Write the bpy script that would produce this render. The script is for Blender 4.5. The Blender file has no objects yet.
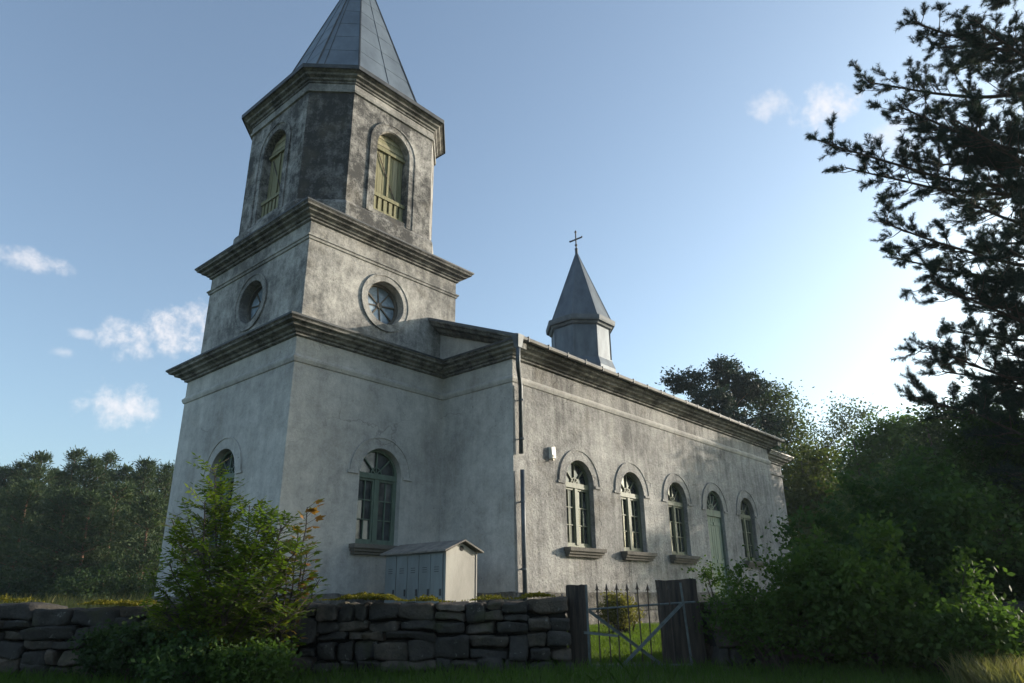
import bpy, bmesh, math, random
import numpy as np
from mathutils import Vector, Matrix, noise

random.seed(7); rng = np.random.default_rng(7)
SC = bpy.context.scene
COL = SC.collection
PI = math.pi

# ------------------------------------------------------------------ camera
YAW, PITCH, ROLL, FPX = 0.718882, 0.3543, -0.0109, 697.4
CAM = Vector((-7.38, -12.51, 1.60))
FWD = Vector((math.cos(YAW), math.sin(YAW), 0))
RGT = Vector((math.sin(YAW), -math.cos(YAW), 0))
F3 = FWD*math.cos(PITCH) + Vector((0, 0, 1))*math.sin(PITCH)
U3 = -FWD*math.sin(PITCH) + Vector((0, 0, 1))*math.cos(PITCH)
cr, sr = math.cos(ROLL), math.sin(ROLL)
cx_, cy_, cz_ = RGT*cr + U3*sr, -RGT*sr + U3*cr, -F3
cam = bpy.data.objects.new('camera', bpy.data.cameras.new('camera'))
COL.objects.link(cam)
M = Matrix((cx_, cy_, cz_)).transposed().to_4x4(); M.translation = CAM
cam.matrix_world = M
cam.data.sensor_width = 36; cam.data.lens = FPX/1024*36
cam.data.clip_start = .1; cam.data.clip_end = 5000
SC.camera = cam

def at(px, py, D):
    """point seen at a pixel of the photograph, D metres ahead (used to survey positions)"""
    x, y = (px-512)/FPX, (341.5-py)/FPX
    d = F3 + cx_*x + cy_*y
    d = F3 + (RGT*(x*cr-y*sr) + U3*(x*sr+y*cr))
    return CAM + d*(D/d.dot(FWD))
def loc(lat, D, z=0):
    p = CAM + RGT*lat + FWD*D
    return Vector((p.x, p.y, z))

# ------------------------------------------------------------------ light
SUN_AZ, SUN_EL = math.radians(-24), math.radians(12)
SUN_DIR = Vector((math.cos(SUN_AZ)*math.cos(SUN_EL), math.sin(SUN_AZ)*math.cos(SUN_EL), math.sin(SUN_EL)))
sl = bpy.data.lights.new('sun', 'SUN'); sl.energy = 3.6; sl.angle = math.radians(.6); sl.color = (1, .89, .74)
sun = bpy.data.objects.new('sun', sl); COL.objects.link(sun)
sun.rotation_euler = SUN_DIR.to_track_quat('Z', 'Y').to_euler()
SC.view_settings.view_transform = 'Standard'
try: SC.view_settings.look = 'None'
except Exception: pass
SC.view_settings.exposure = 1.04
SC.view_settings.gamma = 1

W = bpy.data.worlds.new('World'); SC.world = W; W.use_nodes = True
nt = W.node_tree; nt.nodes.clear()
def N(nt, t, **k):
    n = nt.nodes.new(t)
    for a, b in k.items(): setattr(n, a, b)
    return n
def mth(nt, op, a, b=None, c=None, clamp=False):
    n = N(nt, 'ShaderNodeMath', operation=op, use_clamp=clamp)
    for i, q in enumerate((a, b, c)):
        if q is None: continue
        if isinstance(q, (int, float)): n.inputs[i].default_value = q
        else: nt.links.new(q, n.inputs[i])
    return n.outputs[0]
sky = N(nt, 'ShaderNodeTexSky', sky_type='NISHITA')
sky.sun_disc = False; sky.sun_elevation = SUN_EL; sky.sun_rotation = PI/2 - SUN_AZ
sky.altitude = 50; sky.air_density = 1.0; sky.dust_density = 2.1; sky.ozone_density = 1.8
SKY = 0.13
tc = N(nt, 'ShaderNodeTexCoord')
def cloud_mask():
    tot = None
    nz = N(nt, 'ShaderNodeTexNoise'); nz.inputs['Scale'].default_value = 38; nz.inputs['Detail'].default_value = 9
    nz.inputs['Roughness'].default_value = .62
    nt.links.new(tc.outputs['Generated'], nz.inputs['Vector'])
    nn = mth(nt, 'MULTIPLY', mth(nt, 'SUBTRACT', nz.outputs[0], .5), 5.0)
    #  px, py, half width, half height, strength
    for (px, py, a, b, k) in [(768, 105, 23, 14, .55), (826, 110, 30, 20, .8), (890, 142, 40, 16, .5), (130, 342, 24, 20, .9), (176, 332, 30, 26, 1.0),
                              (210, 322, 22, 22, .9), (118, 405, 32, 22, .85), (28, 260, 30, 11, .7), (79, 333, 13, 5, .5), (60, 353, 13, 5, .4)]:
        c = (at(px, py, 100)-CAM).normalized()
        r = c.cross(Vector((0, 0, 1))).normalized(); u = r.cross(c)
        def dot(v):
            n = N(nt, 'ShaderNodeVectorMath', operation='DOT_PRODUCT'); nt.links.new(tc.outputs['Generated'], n.inputs[0]); n.inputs[1].default_value = v
            return n.outputs['Value']
        s = FPX*1.05
        x = mth(nt, 'MULTIPLY', dot(r), s/a); y = mth(nt, 'MULTIPLY', dot(u), s/b)
        rr = mth(nt, 'ADD', mth(nt, 'MULTIPLY', x, x), mth(nt, 'MULTIPLY', y, y))
        front = mth(nt, 'GREATER_THAN', dot(c), .3)
        m = mth(nt, 'SUBTRACT', mth(nt, 'ADD', .6, nn), rr)
        mr = N(nt, 'ShaderNodeMapRange', interpolation_type='SMOOTHSTEP'); nt.links.new(m, mr.inputs[0])
        mr.inputs[1].default_value = -.6; mr.inputs[2].default_value = 1.6
        v = mth(nt, 'MULTIPLY', mth(nt, 'MULTIPLY', mr.outputs[0], front), k)
        tot = v if tot is None else mth(nt, 'MAXIMUM', tot, v)
    return tot
cm = cloud_mask()
hs = N(nt, 'ShaderNodeHueSaturation'); hs.inputs['Saturation'].default_value = .80
tint = N(nt, 'ShaderNodeMixRGB', blend_type='MULTIPLY'); tint.inputs[0].default_value = 1; tint.inputs[2].default_value = (.84, 1.02, 1.10, 1)
nt.links.new(sky.outputs[0], tint.inputs[1]); nt.links.new(tint.outputs[0], hs.inputs['Color'])
mx = N(nt, 'ShaderNodeMixRGB'); nt.links.new(cm, mx.inputs[0]); nt.links.new(hs.outputs[0], mx.inputs[1])
mx.inputs[2].default_value = (4.0, 3.85, 3.9, 1)
bg = N(nt, 'ShaderNodeBackground'); bg.inputs[1].default_value = SKY
nt.links.new(mx.outputs[0], bg.inputs[0])
wo = N(nt, 'ShaderNodeOutputWorld'); nt.links.new(bg.outputs[0], wo.inputs[0])

# ------------------------------------------------------------------ materials
def newmat(name):
    m = bpy.data.materials.new(name); m.use_nodes = True
    t = m.node_tree; t.nodes.clear()
    o = N(t, 'ShaderNodeOutputMaterial'); p = N(t, 'ShaderNodeBsdfPrincipled')
    t.links.new(p.outputs[0], o.inputs[0])
    return m, t, p, o
def nz(t, vec, scale, detail=5, rough=.55, mscale=None, dist=0):
    n = N(t, 'ShaderNodeTexNoise'); n.inputs['Scale'].default_value = scale; n.inputs['Detail'].default_value = detail
    n.inputs['Roughness'].default_value = rough; n.inputs['Distortion'].default_value = dist
    if mscale:
        mp = N(t, 'ShaderNodeMapping'); mp.inputs['Scale'].default_value = mscale
        t.links.new(vec, mp.inputs[0]); vec = mp.outputs[0]
    t.links.new(vec, n.inputs['Vector']); return n.outputs[0]
def ramp(t, fac, a, b, interp='LINEAR'):
    r = N(t, 'ShaderNodeMapRange', interpolation_type=interp); t.links.new(fac, r.inputs[0])
    r.inputs[1].default_value = a; r.inputs[2].default_value = b
    return r.outputs[0]
def mixc(t, fac, c1, c2, mode='MIX'):
    n = N(t, 'ShaderNodeMixRGB', blend_type=mode)
    for i, q in enumerate((fac, c1, c2)):
        if isinstance(q, (int, float)): n.inputs[i].default_value = q
        elif isinstance(q, tuple): n.inputs[i].default_value = (*q, 1)[:4]
        else: t.links.new(q, n.inputs[i])
    return n.outputs[0]
def bump(t, h, dist, strength=1.0, prev=None):
    b = N(t, 'ShaderNodeBump'); b.inputs['Distance'].default_value = dist; b.inputs['Strength'].default_value = strength
    t.links.new(h, b.inputs['Height'])
    if prev: t.links.new(prev, b.inputs['Normal'])
    return b.outputs[0]
def geo_pos(t): return N(t, 'ShaderNodeNewGeometry').outputs['Position']

def plaster(name, light, dark, lo, hi, streak=.5, chips=.0, rough_bump=.012):
    m, t, p, o = newmat(name); v = geo_pos(t)
    big = nz(t, v, .55, 6, .62); mid = nz(t, v, 3.4, 9, .74, dist=.25); st = nz(t, v, 1, 6, .6, (5.5, 5.5, .55)); fine = nz(t, v, 22, 5, .6)
    s = mth(t, 'ADD', mth(t, 'MULTIPLY', big, .45), mth(t, 'MULTIPLY', mid, .55-.35*streak))
    s = mth(t, 'ADD', s, mth(t, 'MULTIPLY', st, .42*streak)); s = mth(t, 'ADD', s, mth(t, 'MULTIPLY', fine, .16))
    fac = ramp(t, s, lo, hi)
    c = mixc(t, fac, light, dark)
    # warm ochre weathering where the limewash has gone
    oc = ramp(t, nz(t, v, 1.15, 6, .6), .55, .75)
    c = mixc(t, mth(t, 'MULTIPLY', oc, .25), c, (.26, .215, .145))
    # small flakes of lost paint
    fl = ramp(t, nz(t, v, 9, 8, .75, (1, 1, .8)), .60, .66)
    flp = mth(t, 'MULTIPLY', fl, ramp(t, nz(t, v, .9, 3, .5), .45, .62))
    c = mixc(t, mth(t, 'MULTIPLY', flp, .45+chips), c, (.10, .097, .094))
    # pale new patches
    pp = ramp(t, nz(t, v, 1.7, 7, .7, (1, 1, 1.3)), .66, .70)
    c = mixc(t, mth(t, 'MULTIPLY', pp, .35), c, (.38, .365, .33))
    # cracks
    vo = N(t, 'ShaderNodeTexVoronoi', feature='DISTANCE_TO_EDGE'); vo.inputs['Scale'].default_value = .55
    ad = N(t, 'ShaderNodeVectorMath', operation='ADD'); t.links.new(v, ad.inputs[0])
    nn = N(t, 'ShaderNodeTexNoise'); nn.inputs['Scale'].default_value = 2.2; nn.inputs['Detail'].default_value = 6; t.links.new(v, nn.inputs['Vector'])
    sc = N(t, 'ShaderNodeVectorMath', operation='SCALE'); sc.inputs[3].default_value = .7; t.links.new(nn.outputs[1], sc.inputs[0]); t.links.new(sc.outputs[0], ad.inputs[1])
    t.links.new(ad.outputs[0], vo.inputs['Vector'])
    ck = mth(t, 'MULTIPLY', ramp(t, vo.outputs['Distance'], .009, .002), ramp(t, nz(t, v, .5, 2), .5, .62))
    c = mixc(t, mth(t, 'MULTIPLY', ck, .3), c, (.09, .085, .08))
    t.links.new(c, p.inputs['Base Color']); p.inputs['Roughness'].default_value = .92
    p.inputs['Specular IOR Level'].default_value = .15
    h = mth(t, 'ADD', mth(t, 'MULTIPLY', nz(t, v, 14, 8, .7), 1.0), mth(t, 'MULTIPLY', nz(t, v, 55, 3, .6), .35))
    h = mth(t, 'SUBTRACT', h, mth(t, 'MULTIPLY', flp, .4)); h = mth(t, 'SUBTRACT', h, mth(t, 'MULTIPLY', ck, .5))
    b1 = bump(t, nz(t, v, 1.4, 4, .5), .05, .5)
    t.links.new(bump(t, h, rough_bump, 1.0, b1), p.inputs['Normal'])
    return m
LIME = (.47, .465, .445); DIRT = (.17, .165, .155)
M_tower = plaster('plaster_tower', (.57, .545, .505), (.26, .25, .238), .46, .73, .4, .25)
M_upper = plaster('plaster_tower_upper', (.49, .47, .435), (.14, .136, .13), .47, .66, .45, .3)
M_belfry = plaster('plaster_belfry', (.46, .44, .41), (.075, .073, .071), .47, .63, .4, .4)
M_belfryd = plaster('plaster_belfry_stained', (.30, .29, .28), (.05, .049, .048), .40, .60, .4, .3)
M_nave = plaster('plaster_nave_roughcast', (.54, .525, .50), (.165, .16, .156), .45, .70, .65, .2, .055)
M_trim = plaster('plaster_trim', (.47, .455, .425), (.14, .136, .13), .46, .68, .5, .25)
M_sillm = plaster('stone_sill', (.19, .175, .155), (.06, .056, .05), .42, .8, .2, .2)

def simple(name, c1, c2, scale=3, rough=.6, metal=0, bumpd=.0, mscale=None, lo=.35, hi=.65, bscale=30, spec=.4):
    m, t, p, o = newmat(name); v = geo_pos(t)
    f = ramp(t, nz(t, v, scale, 7, .65, mscale), lo, hi)
    t.links.new(mixc(t, f, c1, c2), p.inputs['Base Color'])
    p.inputs['Roughness'].default_value = rough; p.inputs['Metallic'].default_value = metal; p.inputs['Specular IOR Level'].default_value = spec
    if bumpd: t.links.new(bump(t, nz(t, v, bscale, 5, .6, mscale), bumpd), p.inputs['Normal'])
    return m
M_corn = plaster('cornice_weathered', (.38, .365, .335), (.07, .068, .065), .45, .66, .5, .4)
M_flash = simple('dark_flashing', (.075, .08, .085), (.035, .037, .04), 4, .55, .2)
M_spire = simple('spire_zinc', (.20, .235, .265), (.135, .16, .185), 1.6, .55, .55, .004, (1, 1, .5), bscale=6)
M_roof = simple('roof_zinc', (.15, .165, .18), (.09, .10, .11), 2, .7, .2, .004, bscale=6)
M_cup = simple('cupola_zinc', (.14, .165, .19), (.085, .10, .12), 2.2, .6, .35, .006, (1, 1, .4), bscale=5)
M_gutter = simple('gutter_zinc', (.22, .21, .20), (.13, .125, .12), 5, .6, .2)
M_pipe = simple('downpipe_blue_grey', (.10, .115, .13), (.055, .062, .07), 6, .5, .3)
M_iron = simple('rusty_iron', (.05, .045, .042), (.09, .06, .045), 20, .7, .3, .002)
M_galv = simple('galvanised_bar', (.12, .14, .14), (.07, .08, .08), 14, .6, .2, .002)
M_green = simple('green_grey_paint', (.125, .175, .135), (.075, .105, .08), 9, .6, 0, .002, (1, 1, .3))
M_sage = simple('pale_sage_paint', (.135, .155, .10), (.08, .09, .06), 8, .6, 0, .002, (1, 1, .3))
M_door = simple('pale_green_door', (.21, .27, .205), (.13, .17, .13), 5, .6, 0, .003, (6, 6, .4))
M_shut = simple('olive_board', (.27, .25, .14), (.14, .13, .07), 3, .75, 0, .004, (7, 7, .5))
M_shutd = simple('olive_board_bleached', (.34, .31, .20), (.20, .18, .11), 3, .75, 0, .004, (7, 7, .5))
M_lock = simple('locker_grey_steel', (.20, .225, .235), (.13, .145, .15), 2.2, .5, .15, .004, (1, 1, .3), bscale=9)
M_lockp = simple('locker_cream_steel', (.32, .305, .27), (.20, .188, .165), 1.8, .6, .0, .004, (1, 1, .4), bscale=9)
M_lockr = simple('locker_roof_felt', (.24, .215, .19), (.12, .11, .10), 5, .85, 0, .008)
M_white = simple('white_plastic', (.72, .70, .64), (.60, .57, .50), 6, .45)
M_beige = simple('beige_plastic', (.50, .42, .30), (.42, .35, .25), 6, .5)
M_post = simple('weathered_post', (.072, .055, .042), (.02, .017, .015), 2, .9, 0, .02, (9, 9, .7), bscale=3)
M_bark = simple('bark', (.10, .075, .06), (.035, .028, .024), 3, .95, 0, .02, (6, 6, 1))
M_pinebark = simple('pine_bark', (.24, .115, .06), (.07, .045, .035), 2, .95, 0, .02, (5, 5, 1))
M_dark = simple('interior_dark', (.012, .012, .012), (.02, .02, .02), 3, .9)

def glass(name, tint, rough=.04, spec=1.0):
    m, t, p, o = newmat(name); v = geo_pos(t)
    p.inputs['Base Color'].default_value = (*tint, 1); p.inputs['Specular IOR Level'].default_value = spec*.6
    r = ramp(t, nz(t, v, 6, 4), .3, .8)
    t.links.new(mth(t, 'MULTIPLY_ADD', r, .16, rough), p.inputs['Roughness'])
    t.links.new(mixc(t, ramp(t, nz(t, v, 3.5, 5), .4, .75), tint, tuple(q*2.6+.02 for q in tint)), p.inputs['Base Color'])
    t.links.new(bump(t, nz(t, v, 3, 2), .01, .35), p.inputs['Normal'])
    p.inputs['IOR'].default_value = 1.5
    return m
M_glass = glass('old_window_glass', (.022, .026, .028))
M_glassb = glass('oculus_glass', (.16, .20, .24), .12)

def stone_mat(name, cols, sc=1.1, bd=.03):
    m, t, p, o = newmat(name); v = geo_pos(t)
    g = N(t, 'ShaderNodeNewGeometry'); rnd = g.outputs['Random Per Island']
    cr_ = N(t, 'ShaderNodeValToRGB'); e = cr_.color_ramp.elements
    e[0].color = (*cols[0], 1); cr_.color_ramp.interpolation = 'CONSTANT'; e[1].color = (*cols[-1], 1)
    for i, c in enumerate(cols[1:-1]): q = e.new((i+1)/(len(cols)-1)); q.color = (*c, 1)
    t.links.new(rnd, cr_.inputs[0])
    c = mixc(t, ramp(t, nz(t, v, 3.4*sc, 8, .7), .35, .7), cr_.outputs[0], (.032, .03, .028))
    c = mixc(t, mth(t, 'MULTIPLY', ramp(t, nz(t, v, 7*sc, 6, .7), .62, .68), .6), c, (.24, .24, .22))   # lichen
    c = mixc(t, mth(t, 'MULTIPLY', ramp(t, nz(t, v, 1.6*sc, 6, .6), .56, .7), .55), c, (.07, .075, .03))   # thin moss
    t.links.new(c, p.inputs['Base Color']); p.inputs['Roughness'].default_value = .93; p.inputs['Specular IOR Level'].default_value = .2
    h = mth(t, 'ADD', nz(t, v, 6*sc, 8, .7), mth(t, 'MULTIPLY', nz(t, v, 30*sc, 4, .6), .3))
    t.links.new(bump(t, h, bd*2.2), p.inputs['Normal'])
    return m
M_stone = stone_mat('field_stone', [(.125, .105, .085), (.075, .068, .06), (.15, .12, .095), (.065, .06, .055), (.12, .108, .097)])
M_plinth = stone_mat('plinth_stone', [(.27, .25, .225), (.20, .185, .165), (.31, .28, .245)], 1.3, .04)

def leafmat(name, a, b, trans=.35, rough=.55):
    """leaf colours vary leaf by leaf between a and b"""
    m, t, p, o = newmat(name); g = N(t, 'ShaderNodeNewGeometry')
    r = g.outputs['Random Per Island']
    big = ramp(t, nz(t, g.outputs['Position'], .9, 3), .35, .65)
    f = mth(t, 'ADD', mth(t, 'MULTIPLY', r, .6), mth(t, 'MULTIPLY', big, .4))
    c = mixc(t, f, a, b)
    t.links.new(c, p.inputs['Base Color']); p.inputs['Roughness'].default_value = rough+.1; p.inputs['Specular IOR Level'].default_value = .12
    tr = N(t, 'ShaderNodeBsdfTranslucent')
    t.links.new(mixc(t, 1.0, c, (1.5, 1.7, .7), 'MULTIPLY'), tr.inputs[0])
    mxs = N(t, 'ShaderNodeMixShader'); mxs.inputs[0].default_value = trans
    t.links.new(p.outputs[0], mxs.inputs[1]); t.links.new(tr.outputs[0], mxs.inputs[2]); t.links.new(mxs.outputs[0], o.inputs[0])
    return m
M_needle = leafmat('pine_needles', (.018, .032, .030), (.032, .050, .040), .15)
M_needlef = leafmat('far_pine_needles', (.030, .048, .024), (.058, .082, .034), .15)
M_leafd = leafmat('dark_leaves', (.022, .040, .018), (.042, .066, .025), .33)
M_leafm = leafmat('green_leaves', (.034, .064, .018), (.068, .108, .027), .42)
M_leafp = leafmat('pale_leaves', (.042, .058, .030), (.075, .092, .045), .35)
M_leafo = leafmat('olive_leaves', (.045, .058, .020), (.075, .085, .028), .35)
M_ash = leafmat('ash_leaves', (.055, .095, .018), (.115, .15, .024), .42)
M_shrub = leafmat('lilac_leaves', (.028, .056, .024), (.054, .092, .032), .40)
M_orange = leafmat('orange_leaves', (.22, .10, .035), (.30, .16, .06), .4)
M_yel = leafmat('yellow_leaves', (.14, .14, .035), (.22, .19, .05), .4)
M_hedge = leafmat('golden_leaves', (.10, .10, .03), (.20, .17, .06), .3)
M_moss = leafmat('moss', (.09, .085, .015), (.17, .14, .022), .2, .9)
M_grass = leafmat('grass_blades', (.045, .085, .018), (.085, .14, .03), .4)
M_lawn = leafmat('lawn_blades', (.055, .09, .016), (.095, .135, .026), .45)
M_dry = leafmat('dry_grass', (.15, .14, .06), (.24, .21, .10), .35)

def ground_mat():
    m, t, p, o = newmat('turf'); v = geo_pos(t)
    c = mixc(t, ramp(t, nz(t, v, .5, 8, .7), .35, .65), (.045, .075, .018), (.085, .10, .035))
    c = mixc(t, ramp(t, nz(t, v, 6, 6, .7), .5, .75), c, (.06, .05, .03))
    t.links.new(c, p.inputs['Base Color']); p.inputs['Roughness'].default_value = .95
    t.links.new(bump(t, nz(t, v, 12, 8, .7), .06), p.inputs['Normal'])
    return m
M_ground = ground_mat()

# ------------------------------------------------------------------ mesh helpers
class MB:
    def __init__(s): s.v = []; s.f = []; s.mi = []
    def add(s, vs, fs, m=0):
        o = len(s.v); s.v += [tuple(q) for q in vs]
        for f in fs: s.f.append(tuple(i+o for i in f)); s.mi.append(m)
    def poly(s, *p, m=0): s.add(p, [tuple(range(len(p)))], m)
    def hexa(s, b, t, m=0):
        """bottom loop b and top loop t of equal length"""
        n = len(b); fs = [tuple(range(n))[::-1], tuple(range(n, 2*n))] + [(i, (i+1) % n, n+(i+1) % n, n+i) for i in range(n)]
        s.add(list(b)+list(t), fs, m)
    def box(s, x0, y0, z0, x1, y1, z1, m=0):
        s.hexa([(x0, y0, z0), (x1, y0, z0), (x1, y1, z0), (x0, y1, z0)], [(x0, y0, z1), (x1, y0, z1), (x1, y1, z1), (x0, y1, z1)], m)
    def tube(s, pts, r, n=8, m=0, cap=True):
        pts = [Vector(p) for p in pts]; k = len(pts)
        rr = r if isinstance(r, (list, tuple)) else [r]*k
        vs = []; fs = []
        prev = None
        for i, p in enumerate(pts):
            d = (pts[min(i+1, k-1)]-pts[max(i-1, 0)]).normalized()
            a = prev if prev is not None else (Vector((0, 0, 1)) if abs(d.z) < .9 else Vector((1, 0, 0)))
            a = (a-d*a.dot(d)); a = a.normalized() if a.length > 1e-6 else d.orthogonal().normalized()
            prev = a; b = d.cross(a)
            for j in range(n):
                t = 2*PI*j/n; vs.append(p+(a*math.cos(t)+b*math.sin(t))*rr[i])
        for i in range(k-1):
            for j in range(n): fs.append((i*n+j, i*n+(j+1) % n, (i+1)*n+(j+1) % n, (i+1)*n+j))
        if cap: fs += [tuple(range(n))[::-1], tuple(range((k-1)*n, k*n))]
        s.add(vs, fs, m)
    def sweep(s, path, prof, closed=True, m=0):
        """profile [(out, z)] along a ccw plan path, mitred; out = to the right of travel"""
        P = [Vector((p[0], p[1])) for p in path]; n = len(P); vs = []; fs = []; k = len(prof)
        for i in range(n):
            d1 = (P[i]-P[i-1]).normalized() if (closed or i > 0) else None
            d2 = (P[(i+1) % n]-P[i]).normalized() if (closed or i < n-1) else None
            d1 = d1 or d2; d2 = d2 or d1
            n1 = Vector((d1.y, -d1.x)); n2 = Vector((d2.y, -d2.x)); b = (n1+n2)
            b = b/(1+n1.dot(n2))
            for (o, z) in prof: vs.append((P[i].x+b.x*o, P[i].y+b.y*o, z))
        for i in range(n if closed else n-1):
            j = (i+1) % n
            for q in range(k-1): fs.append((i*k+q, j*k+q, j*k+q+1, i*k+q+1))
        if not closed: fs += [tuple(range(k)), tuple(range((n-1)*k, n*k))[::-1]]
        s.add(vs, fs, m)
    def build(s, name, mats, parent=None, smooth=False, recalc=False):
        me = bpy.data.meshes.new(name); me.from_pydata(s.v, [], s.f)
        mats = mats if isinstance(mats, (list, tuple)) else [mats]
        for q in mats: me.materials.append(q)
        me.polygons.foreach_set('material_index', s.mi)
        if smooth: me.polygons.foreach_set('use_smooth', [True]*len(s.f))
        me.update()
        if recalc:
            bm = bmesh.new(); bm.from_mesh(me); bmesh.ops.recalc_face_normals(bm, faces=bm.faces); bm.to_mesh(me); bm.free()
        o = bpy.data.objects.new(name, me); COL.objects.link(o)
        if parent: o.parent = parent
        return o
def npmesh(name, V, Fq, mat, parent=None, smooth=False, mi=None):
    """V (n,3), Fq (m,k) index array"""
    me = bpy.data.meshes.new(name); V = np.asarray(V, np.float32); Fq = np.asarray(Fq, np.int32)
    k = Fq.shape[1]
    me.vertices.add(len(V)); me.vertices.foreach_set('co', V.ravel())
    me.loops.add(Fq.size); me.loops.foreach_set('vertex_index', Fq.ravel())
    me.polygons.add(len(Fq)); me.polygons.foreach_set('loop_start', np.arange(0, Fq.size, k, dtype=np.int32))
    for q in (mat if isinstance(mat, (list, tuple)) else [mat]): me.materials.append(q)
    if mi is not None: me.polygons.foreach_set('material_index', np.asarray(mi, np.int32))
    if smooth: me.polygons.foreach_set('use_smooth', np.ones(len(Fq), bool))
    me.update(calc_edges=True)
    o = bpy.data.objects.new(name, me); COL.objects.link(o)
    if parent: o.parent = parent
    return o
def tag(o, label=None, cat=None, group=None, kind=None):
    for k, q in (('label', label), ('category', cat), ('group', group), ('kind', kind)):
        if q: o[k] = q
    return o
def thing(name, at_, label, cat, group=None):
    o = bpy.data.objects.new(name, None); COL.objects.link(o); o.empty_display_size = .2
    o.location = at_; tag(o, label, cat, group); o['_off'] = 0
    del o['_off']
    return o
def keep(o, parent):
    """parent without moving: meshes are written in world coordinates"""
    o.parent = parent; o.matrix_parent_inverse = Matrix.Translation(-Vector(parent.location)) if parent.parent is None else Matrix.Identity(4)
    return o

# ------------------------------------------------------------------ ground
GD = [(-60, .2), (0, .35), (6, .62), (9.6, .80), (13, .93), (18, 1.0), (40, 1.0), (80, 1.15), (2000, 1.3)]
def gz(x, y):
    d = (x-CAM.x)*FWD.x + (y-CAM.y)*FWD.y
    for (a, za), (b, zb) in zip(GD, GD[1:]):
        if d <= b: z = za + (zb-za)*max(0, (d-a))/(b-a); break
    else: z = GD[-1][1]
    return z + .03*noise.noise(Vector((x*.6, y*.6, 0)))
def ground():
    ds = [-60, -30, -12, -5, 0] + [i*.5 for i in range(6, 48)] + [25, 27, 30, 34, 40, 48, 60, 80, 110, 160, 260, 500, 1200]
    ls = [-900, -400, -200, -100, -60, -40, -28, -20] + [i*.75 for i in range(-20, 28)] + [22, 26, 32, 40, 60, 100, 200, 400, 900]
    V = []; Fc = []
    for d in ds:
        for l in ls:
            p = CAM + FWD*d + RGT*l; V.append((p.x, p.y, gz(p.x, p.y)))
    n = len(ls)
    for i in range(len(ds)-1):
        for j in range(n-1): Fc.append((i*n+j, i*n+j+1, (i+1)*n+j+1, (i+1)*n+j))
    o = npmesh('ground', V, Fc, M_ground, smooth=True); tag(o, kind='structure')
ground()

# ------------------------------------------------------------------ church
WX, WY = 4.92, 5.0
XN, YN, L = 4.244, 2.34, 14.80
XE = XN+L; Y0, Y1 = -YN, WY+YN
Z1, ZW1, ZS1 = 7.20, 6.90, 6.40          # first cornice, wall top, string course
I2, Z2, ZW2, ZS2 = .153, 10.10, 9.81, 9.40
I3, CH, ZF3, Z3 = .268, .8255, 14.03, 14.63
ZP = 1.75                                 # plinth top
SLOPE = .41
church = thing('church', (WX/2, WY/2, 0), 'pale weathered plaster church with stepped bell tower, zinc spire and long round-arched nave', 'church')
CHP = []
def part(mb, name, mat, parent=None, smooth=False, label=None):
    o = mb.build(name, mat, None, smooth)
    if parent is None: keep(o, church)
    else: o.parent = parent
    if label: o['label'] = label
    return o

class Fr:
    """a wall plane: s along it, d outward, z up"""
    def __init__(f, o, u, n): f.o = Vector((*o, 0)); f.u = Vector((*u, 0)); f.n = Vector((*n, 0))
    def p(f, s, d, z): q = f.o+f.u*s+f.n*d; return (q.x, q.y, z)
def fbox(mb, f, s0, s1, d0, d1, z0, z1, m=0):
    mb.hexa([f.p(s0, d0, z0), f.p(s1, d0, z0), f.p(s1, d1, z0), f.p(s0, d1, z0)], [f.p(s0, d0, z1), f.p(s1, d0, z1), f.p(s1, d1, z1), f.p(s0, d1, z1)], m)
def fprism(mb, f, pts, d0, d1, m=0):
    mb.hexa([f.p(s, d0, z) for s, z in pts], [f.p(s, d1, z) for s, z in pts], m)
def fbar(mb, f, a, b, w, d0, d1, m=0):
    a, b = Vector(a), Vector(b); t = (b-a).normalized(); nn = Vector((-t.y, t.x))*w/2
    fprism(mb, f, [a-nn, b-nn, b+nn, a+nn], d0, d1, m)
def ring(mb, f, c, z, r0, r1, d0, d1, a0=0, a1=PI, n=20, m=0):
    full = abs(a1-a0-2*PI) < 1e-6
    for i in range(n):
        p = a0+(a1-a0)*i/n; q = a0+(a1-a0)*(i+1)/n
        P = [(c+r*math.cos(t), z+r*math.sin(t)) for r, t in ((r0, p), (r1, p), (r1, q), (r0, q))]
        A = [f.p(s, d1, zz) for s, zz in P]; B = [f.p(s, d0, zz) for s, zz in P]
        mb.add(A+B, [(0, 1, 2, 3), (0, 3, 7, 4), (1, 5, 6, 2)], m)
        if not full and i == 0: mb.add(A+B, [(0, 4, 5, 1)], m)
        if not full and i == n-1: mb.add(A+B, [(3, 2, 6, 7)], m)

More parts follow.
